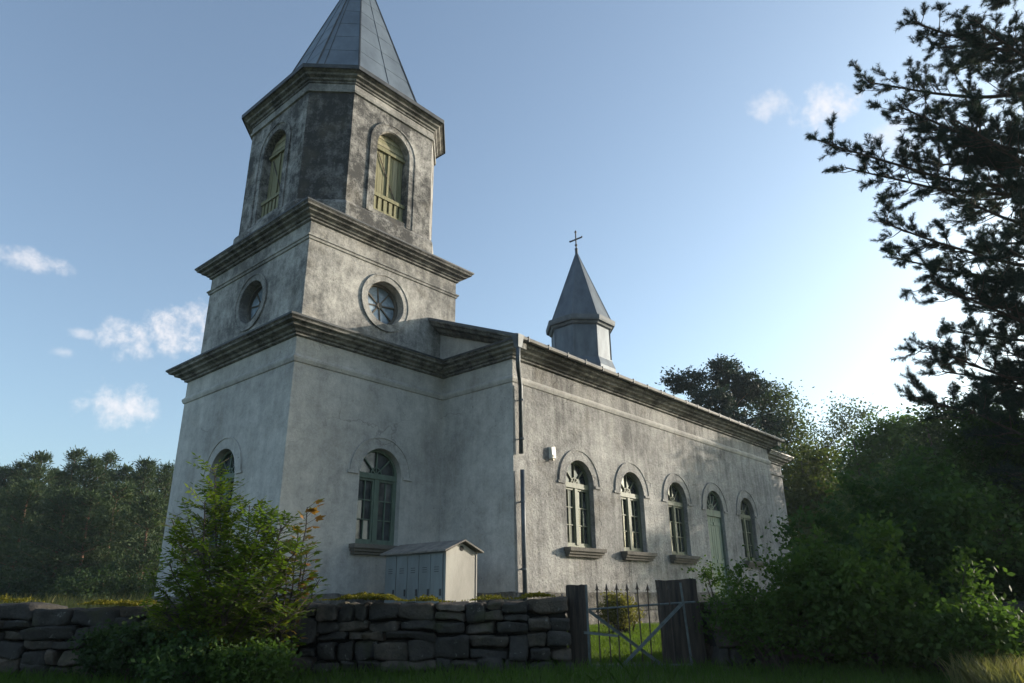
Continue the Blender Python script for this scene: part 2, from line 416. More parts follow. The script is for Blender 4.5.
def panel(mb, f, w, z0, z1, ops=(), depth=.26, s0=0):
    """wall surface from s0 to s0+w with arched or round openings and their reveals"""
    xs = {s0, s0+w}; NA = 20
    for o in ops:
        if o[0] == 'arch': _, c, hw, zb, zs = o
        else: _, c, zc, hw = o
        for i in range(NA+1): xs.add(round(c-hw*math.cos(PI*i/NA), 6))
    xs = sorted(xs)
    def top(o, x):
        c, hw = o[1], (o[2] if o[0] == 'arch' else o[3]); h = math.sqrt(max(0, hw*hw-(x-c)**2))
        return (o[4]+h) if o[0] == 'arch' else o[2]+h
    def bot(o, x):
        if o[0] == 'arch': return o[3]
        c, hw = o[1], o[3]; return o[2]-math.sqrt(max(0, hw*hw-(x-c)**2))
    for a, b in zip(xs, xs[1:]):
        m = (a+b)/2; hit = None
        for o in ops:
            hw = o[2] if o[0] == 'arch' else o[3]
            if abs(m-o[1]) < hw: hit = o
        if not hit: mb.poly(f.p(a, 0, z0), f.p(b, 0, z0), f.p(b, 0, z1), f.p(a, 0, z1)); continue
        mb.poly(f.p(a, 0, z0), f.p(b, 0, z0), f.p(b, 0, bot(hit, b)), f.p(a, 0, bot(hit, a)))
        mb.poly(f.p(a, 0, top(hit, a)), f.p(b, 0, top(hit, b)), f.p(b, 0, z1), f.p(a, 0, z1))
        for g in (top, bot):
            mb.poly(f.p(a, 0, g(hit, a)), f.p(b, 0, g(hit, b)), f.p(b, -depth, g(hit, b)), f.p(a, -depth, g(hit, a)))
    for o in ops:
        if o[0] != 'arch': continue
        _, c, hw, zb, zs = o
        for x in (c-hw, c+hw): mb.poly(f.p(x, 0, zb), f.p(x, 0, zs), f.p(x, -depth, zs), f.p(x, -depth, zb))

def tilt_pane(mb, f, s0, s1, z0, z1, d):
    a, b = random.uniform(-.012, .012), random.uniform(-.006, .006)
    mb.poly(f.p(s0, d-a-b, z0), f.p(s1, d+a-b, z0), f.p(s1, d+a+b, z1), f.p(s0, d-a+b, z1))

def hood(mb, f, c, hw, zs, w=.22):
    ring(mb, f, c, zs, hw+.05, hw+.05+w, .0, .016, n=24)
    ring(mb, f, c, zs, hw+.05+w-.035, hw+.05+w, .016, .034, n=24)
    ring(mb, f, c, zs, hw+.0, hw+.05, .0, .02, n=24)
    for sg in (-1, 1):
        a, b = c+sg*(hw+.05), c+sg*(hw+.05+w+.05)
        fbox(mb, f, min(a, b), max(a, b), 0, .035, zs-.06, zs)

def arch_window(f, c, hw, zb, zs, mat, sill=True, depth=.24, label=None, wall=None):
    mb = MB(); d0, d1 = -depth-.02, -depth+.06
    fw = .06
    for sg in (-1, 1):
        a, b = c+sg*hw, c+sg*(hw-fw); fbox(mb, f, min(a, b), max(a, b), d0, d1, zb, zs)
    ring(mb, f, c, zs, hw-fw, hw, d0, d1, n=20)
    fbox(mb, f, c-hw+fw, c+hw-fw, d0, d1, zb, zb+.07)
    fbox(mb, f, c-hw+fw, c+hw-fw, d0, d1+.03, zs-.10, zs+.02)            # transom
    fbox(mb, f, c-.055, c+.055, d0, d1+.015, zb+.07, zs-.10)             # mullion
    b0, b1 = d0+.02, d1-.02
    for sg in (-1, 1):                                                     # casements: stiles, rails, glazing bars
        x0, x1 = sorted((c+sg*.055, c+sg*(hw-fw)))
        for (p, q) in ((x0, x0+.04), (x1-.04, x1)): fbox(mb, f, p, q, b0, d1-.008, zb+.07, zs-.10)
        fbox(mb, f, x0+.04, x1-.04, b0, d1-.008, zb+.07, zb+.12); fbox(mb, f, x0+.04, x1-.04, b0, d1-.008, zs-.15, zs-.10)
        xm = (x0+x1)/2; fbox(mb, f, xm-.011, xm+.011, b0, b1, zb+.12, zs-.15)
        for k in (1, 2):
            z = zb+.12+(zs-.27-zb)*k/3; fbox(mb, f, x0+.04, x1-.04, b0, b1-.003, z-.011, z+.011)
    for k in range(1, 4):                                                  # fanlight
        t = PI*k/4; fbar(mb, f, (c+.02*math.cos(t), zs+.02), (c+(hw-fw)*math.cos(t), zs+(hw-fw)*math.sin(t)), .026, b0, b1)
    ring(mb, f, c, zs+.02, .13, .155, b0, b1-.004, n=10)
    w = part(mb, 'window', mat, label=label)
    pb = MB(); dp = -depth
    for sg in (-1, 1):
        x0, x1 = sorted((c+sg*.055, c+sg*(hw-fw))); xm = (x0+x1)/2
        for k in range(3):
            za = zb+.07+(zs-.17-zb)*k/3; zc = zb+.07+(zs-.17-zb)*(k+1)/3
            tilt_pane(pb, f, x0, xm, za, zc, dp); tilt_pane(pb, f, xm, x1, za, zc, dp)
    for k in range(4):
        t0, t1 = PI*k/4, PI*(k+1)/4; e = random.uniform(-.01, .01)
        pts = [f.p(c, dp, zs)]+[f.p(c+(hw-.01)*math.cos(t0+(t1-t0)*i/5), dp+e*i/5, zs+(hw-.01)*math.sin(t0+(t1-t0)*i/5)) for i in range(6)]
        pb.poly(*pts)
    pb.build('pane', M_glass, w)
    if sill:
        sb = MB()
        fbox(sb, f, c-hw-.16, c+hw+.16, -.20, .20, zb-.09, zb-.005); fbox(sb, f, c-hw-.13, c+hw+.13, 0, .15, zb-.15, zb-.09)
        fbox(sb, f, c-hw-.10, c+hw+.10, 0, .10, zb-.21, zb-.15)
        sb.build('sill', M_sillm, w)
    hb = MB(); hood(hb, f, c, hw, zs); hb.build('hood_mould', wall or M_nave, w)
    return w

FS = Fr((0, 0), (1, 0), (0, -1)); FW = Fr((0, 0), (0, 1), (-1, 0))
FNs = Fr((0, Y0), (1, 0), (0, -1)); FNn = Fr((0, Y1), (1, 0), (0, 1))
HW, ZB, ZSP = .575, 2.73, 4.25
# lower tower walls
mb = MB()
panel(mb, FS, XN, ZP-.3, ZW1+.02, [('arch', 2.42, HW, ZB, ZSP)])
panel(mb, FW, WY, ZP-.3, ZW1+.02, [('arch', 2.50, HW, ZB, ZSP)])
panel(mb, Fr((0, WY), (1, 0), (0, 1)), XN, ZP-.3, ZW1+.02)
part(mb, 'tower_wall', M_tower)
arch_window(FS, 2.42, HW, ZB, ZSP, M_green, depth=.20, wall=M_tower, label='green framed arched window on the shaded side of the tower')
arch_window(FW, 2.50, HW, ZB, ZSP, M_green, depth=.20, wall=M_tower, label='green framed arched window on the front of the tower')
# nave
WINS = [6.71, 9.10, 11.57, 16.45]; DOOR = 14.0
mb = MB()
panel(mb, FNs, L, ZP-.3, ZW1+.02, [('arch', c, HW, ZB, ZSP) for c in WINS]+[('arch', DOOR, .60, 1.22, 4.22)], .30, XN)
panel(mb, FNn, L, ZP-.3, ZW1+.02, [('arch', c, HW, ZB, ZSP) for c in WINS+[DOOR]], .30, XN)
part(mb, 'nave_wall', M_nave)
mb = MB()
ym = (Y0+Y1)/2
def gable(x): mb.poly((x, Y0, ZW1), (x, Y1, ZW1), (x, Y1, 7.3), (x, ym, 7.25+SLOPE*(ym-Y0)), (x, Y0, 7.3))
for (ya, yb) in ((Y0, 0), (WY, Y1)): panel(mb, Fr((XN, 0), (0, 1), (-1, 0)), yb-ya, ZP-.3, ZW1+.02, (), s0=ya)
gable(XN); part(mb, 'nave_end_wall', M_tower)
mb = MB(); panel(mb, Fr((XE, 0), (0, 1), (1, 0)), Y1-Y0, ZP-.3, ZW1+.02, (), s0=Y0); gable(XE); part(mb, 'nave_end_wall', M_tower)
for c in WINS: arch_window(FNs, c, HW, ZB, ZSP, M_sage, depth=.19)
for c in WINS+[DOOR]: arch_window(FNn, c, HW, ZB, ZSP, M_sage, depth=.19)
# side door
mb = MB(); f = FNs; c = DOOR; dd = -.15
for sg in (-1, 1):
    a, b = c+sg*.60, c+sg*.54; fbox(mb, f, min(a, b), max(a, b), dd-.03, dd+.06, 1.22, 4.22)
ring(mb, f, c, 4.22, .54, .60, dd-.03, dd+.06)
fbox(mb, f, c-.54, c+.54, dd-.03, dd+.08, 4.02, 4.22)
for k in range(1, 6): fbar(mb, f, (c, 4.22), (c+.55*math.cos(PI*k/6), 4.22+.55*math.sin(PI*k/6)), .028, dd-.02, dd+.03)
ring(mb, f, c, 4.24, .15, .18, dd-.02, dd+.026, n=10)
door = part(mb, 'door', M_green, label='pale green double door under a fanlight')
for sg in (-1, 1):
    mb = MB(); x0, x1 = sorted((c+sg*.006, c+sg*.54)); k = 4
    for i in range(k):
        a = x0+(x1-x0)*i/k; fbox(mb, f, a+.004, a+(x1-x0)/k-.004, dd-.02, dd+.02+.004*(i % 2), 1.24, 4.02)
    for z in (1.5, 2.6, 3.75): fbox(mb, f, x0+.03, x1-.03, dd+.02, dd+.04, z, z+.10)
    mb.build('door_leaf', M_door, door)
mb = MB(); mb.tube([f.p(c+.07, dd+.06, 2.25), f.p(c+.07, dd+.06, 2.37)], .013, 6); fbox(mb, f, c+.05, c+.09, dd+.024, dd+.046, 2.2, 2.42); mb.build('handle', M_iron, door)
mb = MB()
mb.poly(*[f.p(c+.56*math.cos(PI*i/14), dd, 4.22+.56*math.sin(PI*i/14)) for i in range(15)]); mb.build('fanlight', M_glass, door)
mb = MB(); hood(mb, f, c, .60, 4.22); mb.build('hood_mould', M_nave, door)
mb = MB()
for i in range(2): fbox(mb, f, c-.9-.3*i, c+.9+.3*i, -.2 if i == 0 else .0, .75+.35*i, .7, 1.20-.16*i-.004*i)
part(mb, 'door_step', M_plinth)
# chancel
CX, CY0, CY1 = XE+1.86, Y0+.27, Y1-.27
mb = MB()
panel(mb, Fr((0, CY0), (1, 0), (0, -1)), 1.86, ZP-.3, 6.55, (), s0=XE); panel(mb, Fr((0, CY1), (1, 0), (0, 1)), 1.86, ZP-.3, 6.55, (), s0=XE)
panel(mb, Fr((CX, 0), (0, 1), (1, 0)), CY1-CY0, ZP-.3, 6.55, (), s0=CY0)
part(mb, 'chancel_wall', M_nave)
def cornice_prof(zt, zb, o):
    h = zt-zb
    return [(0, zb-.02), (o*.16, zb), (o*.16, zb+h*.14), (o*.30, zb+h*.20), (o*.36, zb+h*.34), (o*.62, zb+h*.44), (o*.66, zb+h*.60), (o*.90, zb+h*.68), (o*.93, zb+h*.80), (o, zb+h*.86), (o, zt)]
chan = [(XE, CY0), (CX, CY0), (CX, CY1), (XE, CY1)]
mb = MB(); mb.sweep(chan, cornice_prof(6.85, 6.53, .38), False); part(mb, 'chancel_cornice', M_trim)
mb = MB(); mb.sweep(chan, [(0, 6.06), (.05, 6.08), (.06, 6.15), (0, 6.19)], False); part(mb, 'chancel_string_course', M_trim)
mb = MB()
a = [(XE, CY0-.42, 6.86), (CX+.42, CY0-.42, 6.86), (CX+.42, CY1+.42, 6.86), (XE, CY1+.42, 6.86)]
b = [(XE, ym, 8.6), (CX-1.2, ym, 8.6)]
for q in ([a[0], a[1], b[1], b[0]], [a[1], a[2], b[1]], [a[2], a[3], b[0], b[1]]): mb.poly(*q)
mb.sweep([(XE, CY0), (CX, CY0), (CX, CY1), (XE, CY1)], [(.30, 6.853), (.43, 6.853), (.43, 6.90), (.30, 6.93)], False)
part(mb, 'chancel_roof', M_gutter)
# plinth
mb = MB()
pl = [(DOOR+.62, Y0), (XE, Y0), (XE, CY0), (CX, CY0), (CX, CY1), (XE, CY1), (XE, Y1), (XN, Y1), (XN, WY), (0, WY), (0, 0), (XN, 0), (XN, Y0), (DOOR-.62, Y0)]
# rough stone blocks along every run, with a rendered core behind
mb.sweep(pl, [(.02, .3), (.02, ZP-.03), (-.02, ZP)], False)
plo = part(mb, 'plinth', M_plinth)
def rblock_template(n=4):
    V = []; Fc = []
    for ax in range(3):
        for sg in (-1, 1):
            o = len(V)
            for i in range(n+1):
                for j in range(n+1):
                    p = [0, 0, 0]; p[ax] = sg; p[(ax+1) % 3] = -1+2*i/n; p[(ax+2) % 3] = -1+2*j/n; V.append(p)
            for i in range(n):
                for j in range(n):
                    q = (o+i*(n+1)+j, o+(i+1)*(n+1)+j, o+(i+1)*(n+1)+j+1, o+i*(n+1)+j+1)
                    Fc.append(q if sg > 0 else q[::-1])
    V = np.array(V, float); uq, inv = np.unique(V.round(5), axis=0, return_inverse=True); inv = inv.ravel()
    return uq, np.array([[inv[i] for i in q] for q in Fc])
TV, TF = rblock_template(7)
def stones_mesh(name, blocks, mat, parent=None, power=6, amp=.035):
    """blocks: (centre, axis_u, axis_n, half sizes)"""
    Vs = []; Fs = []; off = 0
    for c, u, n, (a, b, h) in blocks:
        q = TV/(np.sum(np.abs(TV)**power, 1, keepdims=True)**(1/power)); q = q*1.04
        sh = rng.uniform(-.10, .10, 2)
        P = np.outer(q[:, 0]*a*(1+sh[0]*q[:, 2]), u)+np.outer(q[:, 1]*b, n)+np.outer(q[:, 2]*h*(1+sh[1]*q[:, 0]), (0, 0, 1))
        o = Vector(rng.uniform(0, 50, 3))
        dsp = np.array([noise.noise_vector(Vector(p)*3.2+o)+.5*noise.noise_vector(Vector(p)*8+o) for p in P])
        Vs.append(P+np.array(c)+dsp*amp); Fs.append(TF+off); off += len(TV)
    return npmesh(name, np.vstack(Vs), np.vstack(Fs), mat, parent, True)
blk = []
for (x0, y0), (x1, y1) in zip(pl, pl[1:]):
    ln = math.hypot(x1-x0, y1-y0); u = ((x1-x0)/ln, (y1-y0)/ln, 0); n = (u[1], -u[0], 0)
    for r in range(2):
        s = 0
        while s < ln-.05:
            w = min(random.uniform(.4, .95), ln-s)
            if ln-s-w < .2: w = ln-s
            blk.append(((x0+u[0]*(s+w/2)+n[0]*.02, y0+u[1]*(s+w/2)+n[1]*.02, .72+.36+r*.44), u, n, (w/2-.008, .04, .212))); s += w
stones_mesh('stone_course', blk, M_plinth, plo, 16, .012)
# cornice and string courses round tower + nave
out1 = [(XE, Y0), (XE, Y1), (XN, Y1), (XN, WY), (0, WY), (0, 0), (XN, 0), (XN, Y0)]
mb = MB(); mb.sweep(out1, cornice_prof(Z1, ZW1, .40)); part(mb, 'cornice', M_corn, label='weathered moulded cornice of the nave and lower tower')
mb = MB(); mb.sweep(out1, [(0, ZS1-.08), (.025, ZS1-.07), (.055, ZS1), (.055, ZS1+.04), (0, ZS1+.10)]); part(mb, 'string_course', M_tower)
mb = MB(); mb.sweep(out1, [(.37, Z1+.003), (.42, Z1-.03), (.425, Z1+.012), (-.3, Z1+.16)]); part(mb, 'flashing', M_flash)
# stage two
S2 = [(I2, I2), (WX-I2, I2), (WX-I2, WY-I2), (I2, WY-I2)]
mb = MB(); f2s = Fr((0, I2), (1, 0), (0, -1)); f2w = Fr((I2, 0), (0, 1), (-1, 0)); f2n = Fr((0, WY-I2), (1, 0), (0, 1)); f2e = Fr((WX-I2, 0), (0, 1), (1, 0))
OC = [(f2s, 2.40), (f2w, 2.50)]
panel(mb, f2s, WX-2*I2, 7.0, ZW2+.02, [('round', 2.40, 8.45, .55)], .32, I2); panel(mb, f2w, WY-2*I2, 7.0, ZW2+.02, [('round', 2.5, 8.45, .55)], .32, I2)
panel(mb, f2n, WX-2*I2, 7.0, ZW2+.02, [('round', 2.40, 8.45, .55)], .32, I2); panel(mb, f2e, WY-2*I2, 7.0, ZW2+.02, (), .3, I2)
part(mb, 'tower_middle_wall', M_upper)
for f, c in OC+[(f2n, 2.4)]:
    mb = MB(); z = 8.45
    ring(mb, f, c, z, .49, .55, -.33, -.20, 0, 2*PI, 32)
    for k in range(8):
        t = PI*k/4+.15; fbar(mb, f, (c, z), (c+.5*math.cos(t), z+.5*math.sin(t)), .035, -.30, -.255)
    fprism(mb, f, [(c+.075*math.cos(2*PI*i/12), z+.075*math.sin(2*PI*i/12)) for i in range(12)], -.29, -.23)
    w = part(mb, 'round_window', M_sillm)
    pb = MB()
    for k in range(8):
        t0, t1 = PI*k/4+.15, PI*(k+1)/4+.15; e = random.uniform(-.03, .03)
        pb.poly(f.p(c, -.28, z), *[f.p(c+.52*math.cos(t0+(t1-t0)*i/4), -.28+e*(i-2)/2, z+.52*math.sin(t0+(t1-t0)*i/4)) for i in range(5)])
    pb.build('pane', M_glassb, w)
    hb = MB(); ring(hb, f, c, z, .555, .73, 0, .022, 0, 2*PI, 40); ring(hb, f, c, z, .695, .74, .018, .04, 0, 2*PI, 40); hb.build('surround', M_upper, w)
mb = MB(); mb.sweep(S2, cornice_prof(Z2, ZW2, .34)); part(mb, 'cornice', M_corn)
mb = MB(); mb.sweep(S2, [(0, ZS2-.07), (.03, ZS2-.06), (.04, ZS2-.01), (.065, ZS2), (.07, ZS2+.035), (0, ZS2+.08)]); part(mb, 'string_course', M_trim)
mb = MB(); mb.sweep(S2, [(.31, Z2+.003), (.355, Z2-.025), (.36, Z2+.012), (-.4, Z2+.20)]); part(mb, 'flashing', M_flash)
# belfry: an octagon of four broad and four narrow sides
def octo(i, ch):
    a, b, c, d = i, WX-i, i, WY-i
    return [(a+ch, c), (b-ch, c), (b, c+ch), (b, d-ch), (b-ch, d), (a+ch, d), (a, d-ch), (a, c+ch)]
O3 = octo(I3, CH)
mb = MB(); sides = []
for k in range(8):
    p, q = Vector(O3[k]), Vector(O3[(k+1) % 8]); u = (q-p).normalized(); n = Vector((u.y, -u.x)); ln = (q-p).length
    f = Fr(p, u, n)
    if k % 2 == 0:
        panel(mb, f, ln, Z2, ZF3, [('arch', ln/2, .53, 10.95, 12.95)], .34); sides.append((f, ln/2))
    else:
        k0 = len(mb.f); panel(mb, f, ln, Z2, ZF3)
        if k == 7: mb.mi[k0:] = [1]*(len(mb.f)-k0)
part(mb, 'belfry_wall', [M_belfry, M_belfryd])
mb = MB(); mb.sweep(O3, [(.10, Z2), (.10, 10.70), (.06, 10.78), (0, 10.82)]); part(mb, 'belfry_base', M_belfry)
for f, c in sides:
    mb = MB(); hw, zb, zs, d = .53, 10.95, 12.95, -.20
    for sg in (-1, 1):
        for i in range(3):
            a, b = sorted((c+sg*(.005+.167*i), c+sg*(.160+.167*i))); fbox(mb, f, a, b, d-.03, d+.004*((i+1) % 2), zb, zs-.05, int(i == 1 and sg > 0))
    n = 5
    for i in range(n):                                    # boarding under the arch
        za, zb2 = zs+.02+.52*i/n, zs+.02+.52*(i+1)/n-.008; h = math.sqrt(max(.002, hw*hw-(zb2-zs)**2)); h0 = math.sqrt(max(.002, hw*hw-(za-zs)**2))
        fprism(mb, f, [(c-h0, za), (c+h0, za), (c+h, zb2), (c-h, zb2)], d-.02, d+.01+.008*(i % 2), i % 2)
    w = part(mb, 'belfry_shutter', [M_shut, M_shutd])
    b = MB(); fbox(b, f, c-hw, c+hw, d, d+.07, zs-.06, zs+.02); fbox(b, f, c-.03, c+.03, d, d+.04, 11.6, zs-.06)
    b.build('brace', M_shut, w); b = MB(); fbar(b, f, (c-.36, zs-.15), (c+.26, 11.6), .022, d+.02, d+.035); b.build('iron_stay', M_iron, w)
    r = MB(); fbox(r, f, c-hw, c+hw, d+.05, d+.13, 11.42, 11.52); fbox(r, f, c-hw, c+hw, d+.06, d+.11, 11.0, 11.06)
    for i in range(6): x = c-hw+.09+i*(2*hw-.18)/5; fbox(r, f, x-.055, x+.055, d+.065, d+.10, 11.06, 11.42)
    r.build('balustrade', M_shut, w)
    hb = MB(); ring(hb, f, c, zs, hw+.02, hw+.24, 0, .025, n=24)
    ring(hb, f, c, zs, hw+.20, hw+.25, .025, .045, n=24)
    for sg in (-1, 1):
        a, e = sorted((c+sg*(hw+.02), c+sg*(hw+.24))); fbox(hb, f, a, e, 0, .025, 10.83, zs)
        a, e = sorted((c+sg*(hw+.20), c+sg*(hw+.25))); fbox(hb, f, a, e, .025, .045, 10.83, zs)
    hb.build('surround', M_belfry, w)
mb = MB(); mb.sweep(O3, [(0, ZF3-.02), (.05, ZF3-.01), (.06, ZF3+.05), (.02, ZF3+.06), (.02, ZF3+.28)]); part(mb, 'frieze', M_trim)
mb = MB(); mb.sweep(O3, [(o, z) for o, z in cornice_prof(Z3, ZF3+.26, .31)]); part(mb, 'cornice', M_corn)
mb = MB(); mb.sweep(O3, [(.28, Z3+.003), (.33, Z3-.10), (.335, Z3+.015), (-.2, Z3+.05)]); part(mb, 'flashing', M_flash)
# spire
SA = Vector((WX/2, WY/2, 21.25)); h_, e_ = 2.06, 1.15
SP = [(-e_, -h_), (e_, -h_), (h_, -e_), (h_, e_), (e_, h_), (-e_, h_), (-h_, e_), (-h_, -e_)]
SPb = [Vector((WX/2+x, WY/2+y, Z3+.04)) for x, y in SP]
mb = MB()
for k in range(8):
    a, b = SPb[k], SPb[(k+1) % 8]; n = 9
    for i in range(n):                                   # lapped sheets, each tier a little proud of the one above
        t0, t1 = i/n, (i+1)/n; o = .006
        ctr = (a+b)/2-Vector((WX/2, WY/2, 0)); ctr.z = 0; ctr.normalize()
        p = [a.lerp(SA, t0)+ctr*o, b.lerp(SA, t0)+ctr*o, b.lerp(SA, t1), a.lerp(SA, t1)]
        mb.poly(*p); mb.poly(p[0], p[1], p[1]-ctr*o, p[0]-ctr*o)
spire = part(mb, 'spire', M_spire)
mb = MB()
for k in range(8):
    mb.tube([SPb[k], SA], [.035, .02], 5)
    a, b = SPb[k], SPb[(k+1) % 8]
    for t in ([.5] if k % 2 == 0 else [.18]): mb.tube([a.lerp(b, t), SA], [.018, .012], 4)
mb.build('seam', M_flash, spire)
mb = MB(); mb.tube([SA-Vector((0, 0, .3)), SA+Vector((0, 0, 1.6))], .05, 8)
mb.box(SA.x-.035, SA.y-.5, SA.z+.95, SA.x+.035, SA.y+.5, SA.z+1.05); mb.build('cross', M_flash, spire)
# nave roof
xw, xe = XN-.44, XE+.44
def rz(y): return 7.215+SLOPE*(min(y-(Y0-.46), (Y1+.46)-y))
mb = MB()
for (ya, yb) in ((Y0-.46, ym), (Y1+.46, ym)):
    A = [(xw, ya, rz(ya)), (xe, ya, rz(ya)), (xe, yb, rz(yb)), (xw, yb, rz(yb))]
    mb.hexa(A, [(x, y, z+.045) for x, y, z in A])
roof = part(mb, 'roof', M_roof)
mb = MB(); nse = 24
for i in range(nse+1):
    x = xw+.02+(xe-xw-.04)*i/nse
    for ya in (Y0-.46, Y1+.46): mb.tube([(x, ya, rz(ya)+.055), (x, ym, rz(ym)+.055)], .016, 4)
mb.build('seam', M_roof, roof)
mb = MB(); mb.tube([(xw, ym, rz(ym)+.05), (xe, ym, rz(ym)+.05)], .06, 8); mb.build('ridge_cap', M_roof, roof)
for ya, sg in ((Y0-.46, -1), (Y1+.46, 1)):
    mb = MB(); y = ya+sg*.035; mb.tube([(xw, y, 7.225), (xe, y, 7.225)], .055, 8)
    i = 0
    while xw+.4+i*.75 < xe: mb.box(xw+.4+i*.75, y-.06, 7.16, xw+.42+i*.75, y+.06, 7.29); i += 1
    part(mb, 'gutter', M_gutter)
# raking cornices
for x0, sx in ((XN, -1), (XE, 1)):
    mb = MB()
    pr = [(0, -.36), (.07, -.34), (.07, -.28), (.15, -.24), (.20, -.16), (.33, -.12), (.37, -.05), (.42, -.03), (.42, 0), (0, 0)]
    for ya in (Y0-.44, Y1+.44):
        A = [(x0+sx*o, ya, max(rz(ya)+dz, 7.0)) for o, dz in pr]; B = [(x0+sx*o, ym, rz(ym)+dz) for o, dz in pr]
        k = len(pr); mb.add(A+B, [(i, (i+1) % k, k+(i+1) % k, k+i) for i in range(k)]+[tuple(range(k))])
    part(mb, 'raking_cornice', M_corn)
# downpipe
def onY(px, py, Y):
    d = at(px, py, 10)-CAM; return CAM+d*((Y-CAM.y)/d.y)
P0, P1 = onY(518, 341, Y0-.50), onY(518, 366, Y0-.50); P2 = Vector((4.41, Y0-.10, 6.25))
mb = MB(); mb.tube([P0, P1, P1.lerp(P2, .15), P2, (4.41, Y0-.09, 4.66)], .052, 8)
dp = part(mb, 'downpipe', M_pipe, smooth=True, label='broken dark downpipe at the corner of the nave')
mb = MB(); mb.tube([(4.42, Y0-.11, 4.30), (4.44, Y0-.10, 3), (4.47, Y0-.10, 1.1)], .052, 8); mb.build('lower_length', M_pipe, dp, True)
mb = MB(); mb.hexa([(P0.x-.06, P0.y-.06, P0.z-.16), (P0.x+.06, P0.y-.06, P0.z-.16), (P0.x+.06, P0.y+.06, P0.z-.16), (P0.x-.06, P0.y+.06, P0.z-.16)],
                   [(P0.x-.10, P0.y-.10, P0.z+.14), (P0.x+.10, P0.y-.10, P0.z+.14), (P0.x+.10, P0.y+.10, P0.z+.14), (P0.x-.10, P0.y+.10, P0.z+.14)])
mb.build('rainwater_head', M_pipe, dp)
for z in (5.9, 5.0, 3.6, 2.2):
    mb = MB(); mb.tube([(4.425, Y0-.10, z-.02), (4.425, Y0-.10, z+.02)], .064, 8); mb.box(4.415, Y0-.10, z-.012, 4.435, Y0+.01, z+.012); mb.build('bracket', M_pipe, dp)
# cupola on the ridge
CC = Vector((13.9, ym, 0))
def oc(r, z): return [(CC.x+r/math.cos(PI/8)*math.cos(PI/8+k*PI/4), CC.y+r/math.cos(PI/8)*math.sin(PI/8+k*PI/4), z) for k in range(8)]
mb = MB()
mb.hexa(oc(1.08, 8.0), oc(1.08, 11.58))
cup = part(mb, 'cupola', M_cup, label='zinc clad eight sided turret on the ridge')
mb = MB(); mb.hexa(oc(1.24, 8.0), oc(1.22, 9.85)); mb.hexa(oc(1.22, 9.855), oc(1.12, 10.15)); mb.hexa(oc(1.12, 10.155), oc(1.12, 10.2)); mb.build('base', M_cup, cup)
ob = oc(1.0, 0); cw = [(p[0], p[1]) for p in ob]
mb = MB(); mb.sweep(cw, [(.08, 11.46), (.16, 11.50), (.20, 11.58), (.28, 11.60), (.30, 11.66), (.31, 11.80), (.0, 11.86)]); mb.build('cornice', M_roof, cup)
mb = MB(); b0 = oc(1.17, 11.83); ap = (CC.x, CC.y, 15.15)
for k in range(8):
    a, b = Vector(b0[k]), Vector(b0[(k+1) % 8]); t = .38
    mb.poly(a, b, b.lerp(Vector(ap), t), a.lerp(Vector(ap), t)); mb.poly(a.lerp(Vector(ap), t), b.lerp(Vector(ap), t), ap)
    mb.tube([a, ap], [.022, .012], 5)
mb.build('spirelet', M_cup, cup)
mb = MB()
for k in range(8):
    a, b = Vector(oc(1.085, 10.2)[k]), Vector(oc(1.085, 11.46)[k]); mb = MB(); mb.tube([a, b], .022, 5); mb.build('corner_bead', M_cup, cup)
mb = MB(); x, y = CC.x, CC.y
mb.tube([(x, y, 14.95), (x, y, 15.2)], .06, 8); mb.tube([(x, y, 15.2), (x, y, 16.02)], .028, 6)
for z, r in ((15.24, .07), (15.43, .06)): mb.tube([(x, y, z-r), (x, y, z-r*.6), (x, y, z), (x, y, z+r*.6), (x, y, z+r)], [.01, r*.8, r, r*.8, .01], 8)
dx, dy = RGT.x*.35, RGT.y*.35
mb.hexa([(x-.0, y-.30, 15.68), (x+.03, y-.30, 15.68), (x+.03, y+.30, 15.68), (x, y+.30, 15.68)], [(x, y-.30, 15.74), (x+.03, y-.30, 15.74), (x+.03, y+.30, 15.74), (x, y+.30, 15.74)])
for q in ((x, y-.3), (x, y+.3)): mb.tube([(q[0], q[1], 15.66), (q[0], q[1], 15.71), (q[0], q[1], 15.76)], [.01, .045, .01], 6)
mb.tube([(x, y, 15.98), (x, y, 16.05), (x, y, 16.14)], [.02, .055, .005], 6)
mb.build('cross', M_flash, cup)

# alarm box on the nave wall
ab = thing('alarm_box', (5.60, Y0-.01, 4.85), 'small white alarm box high on the nave wall left of the first window', 'alarm box')
mb = MB(); mb.hexa([(5.52, Y0-.11, 4.72), (5.66, Y0-.11, 4.72), (5.66, Y0+.005, 4.70), (5.52, Y0+.005, 4.70)], [(5.52, Y0-.09, 4.97), (5.66, Y0-.09, 5.0), (5.66, Y0+.005, 4.99), (5.52, Y0+.005, 4.99)])
keep(mb.build('housing', M_white), ab)
mb = MB(); mb.box(5.545, Y0-.118, 4.74, 5.635, Y0-.106, 4.79); mb.box(5.57, Y0-.09, 4.66, 5.61, Y0-.04, 4.71); keep(mb.build('sounder', M_beige), ab)

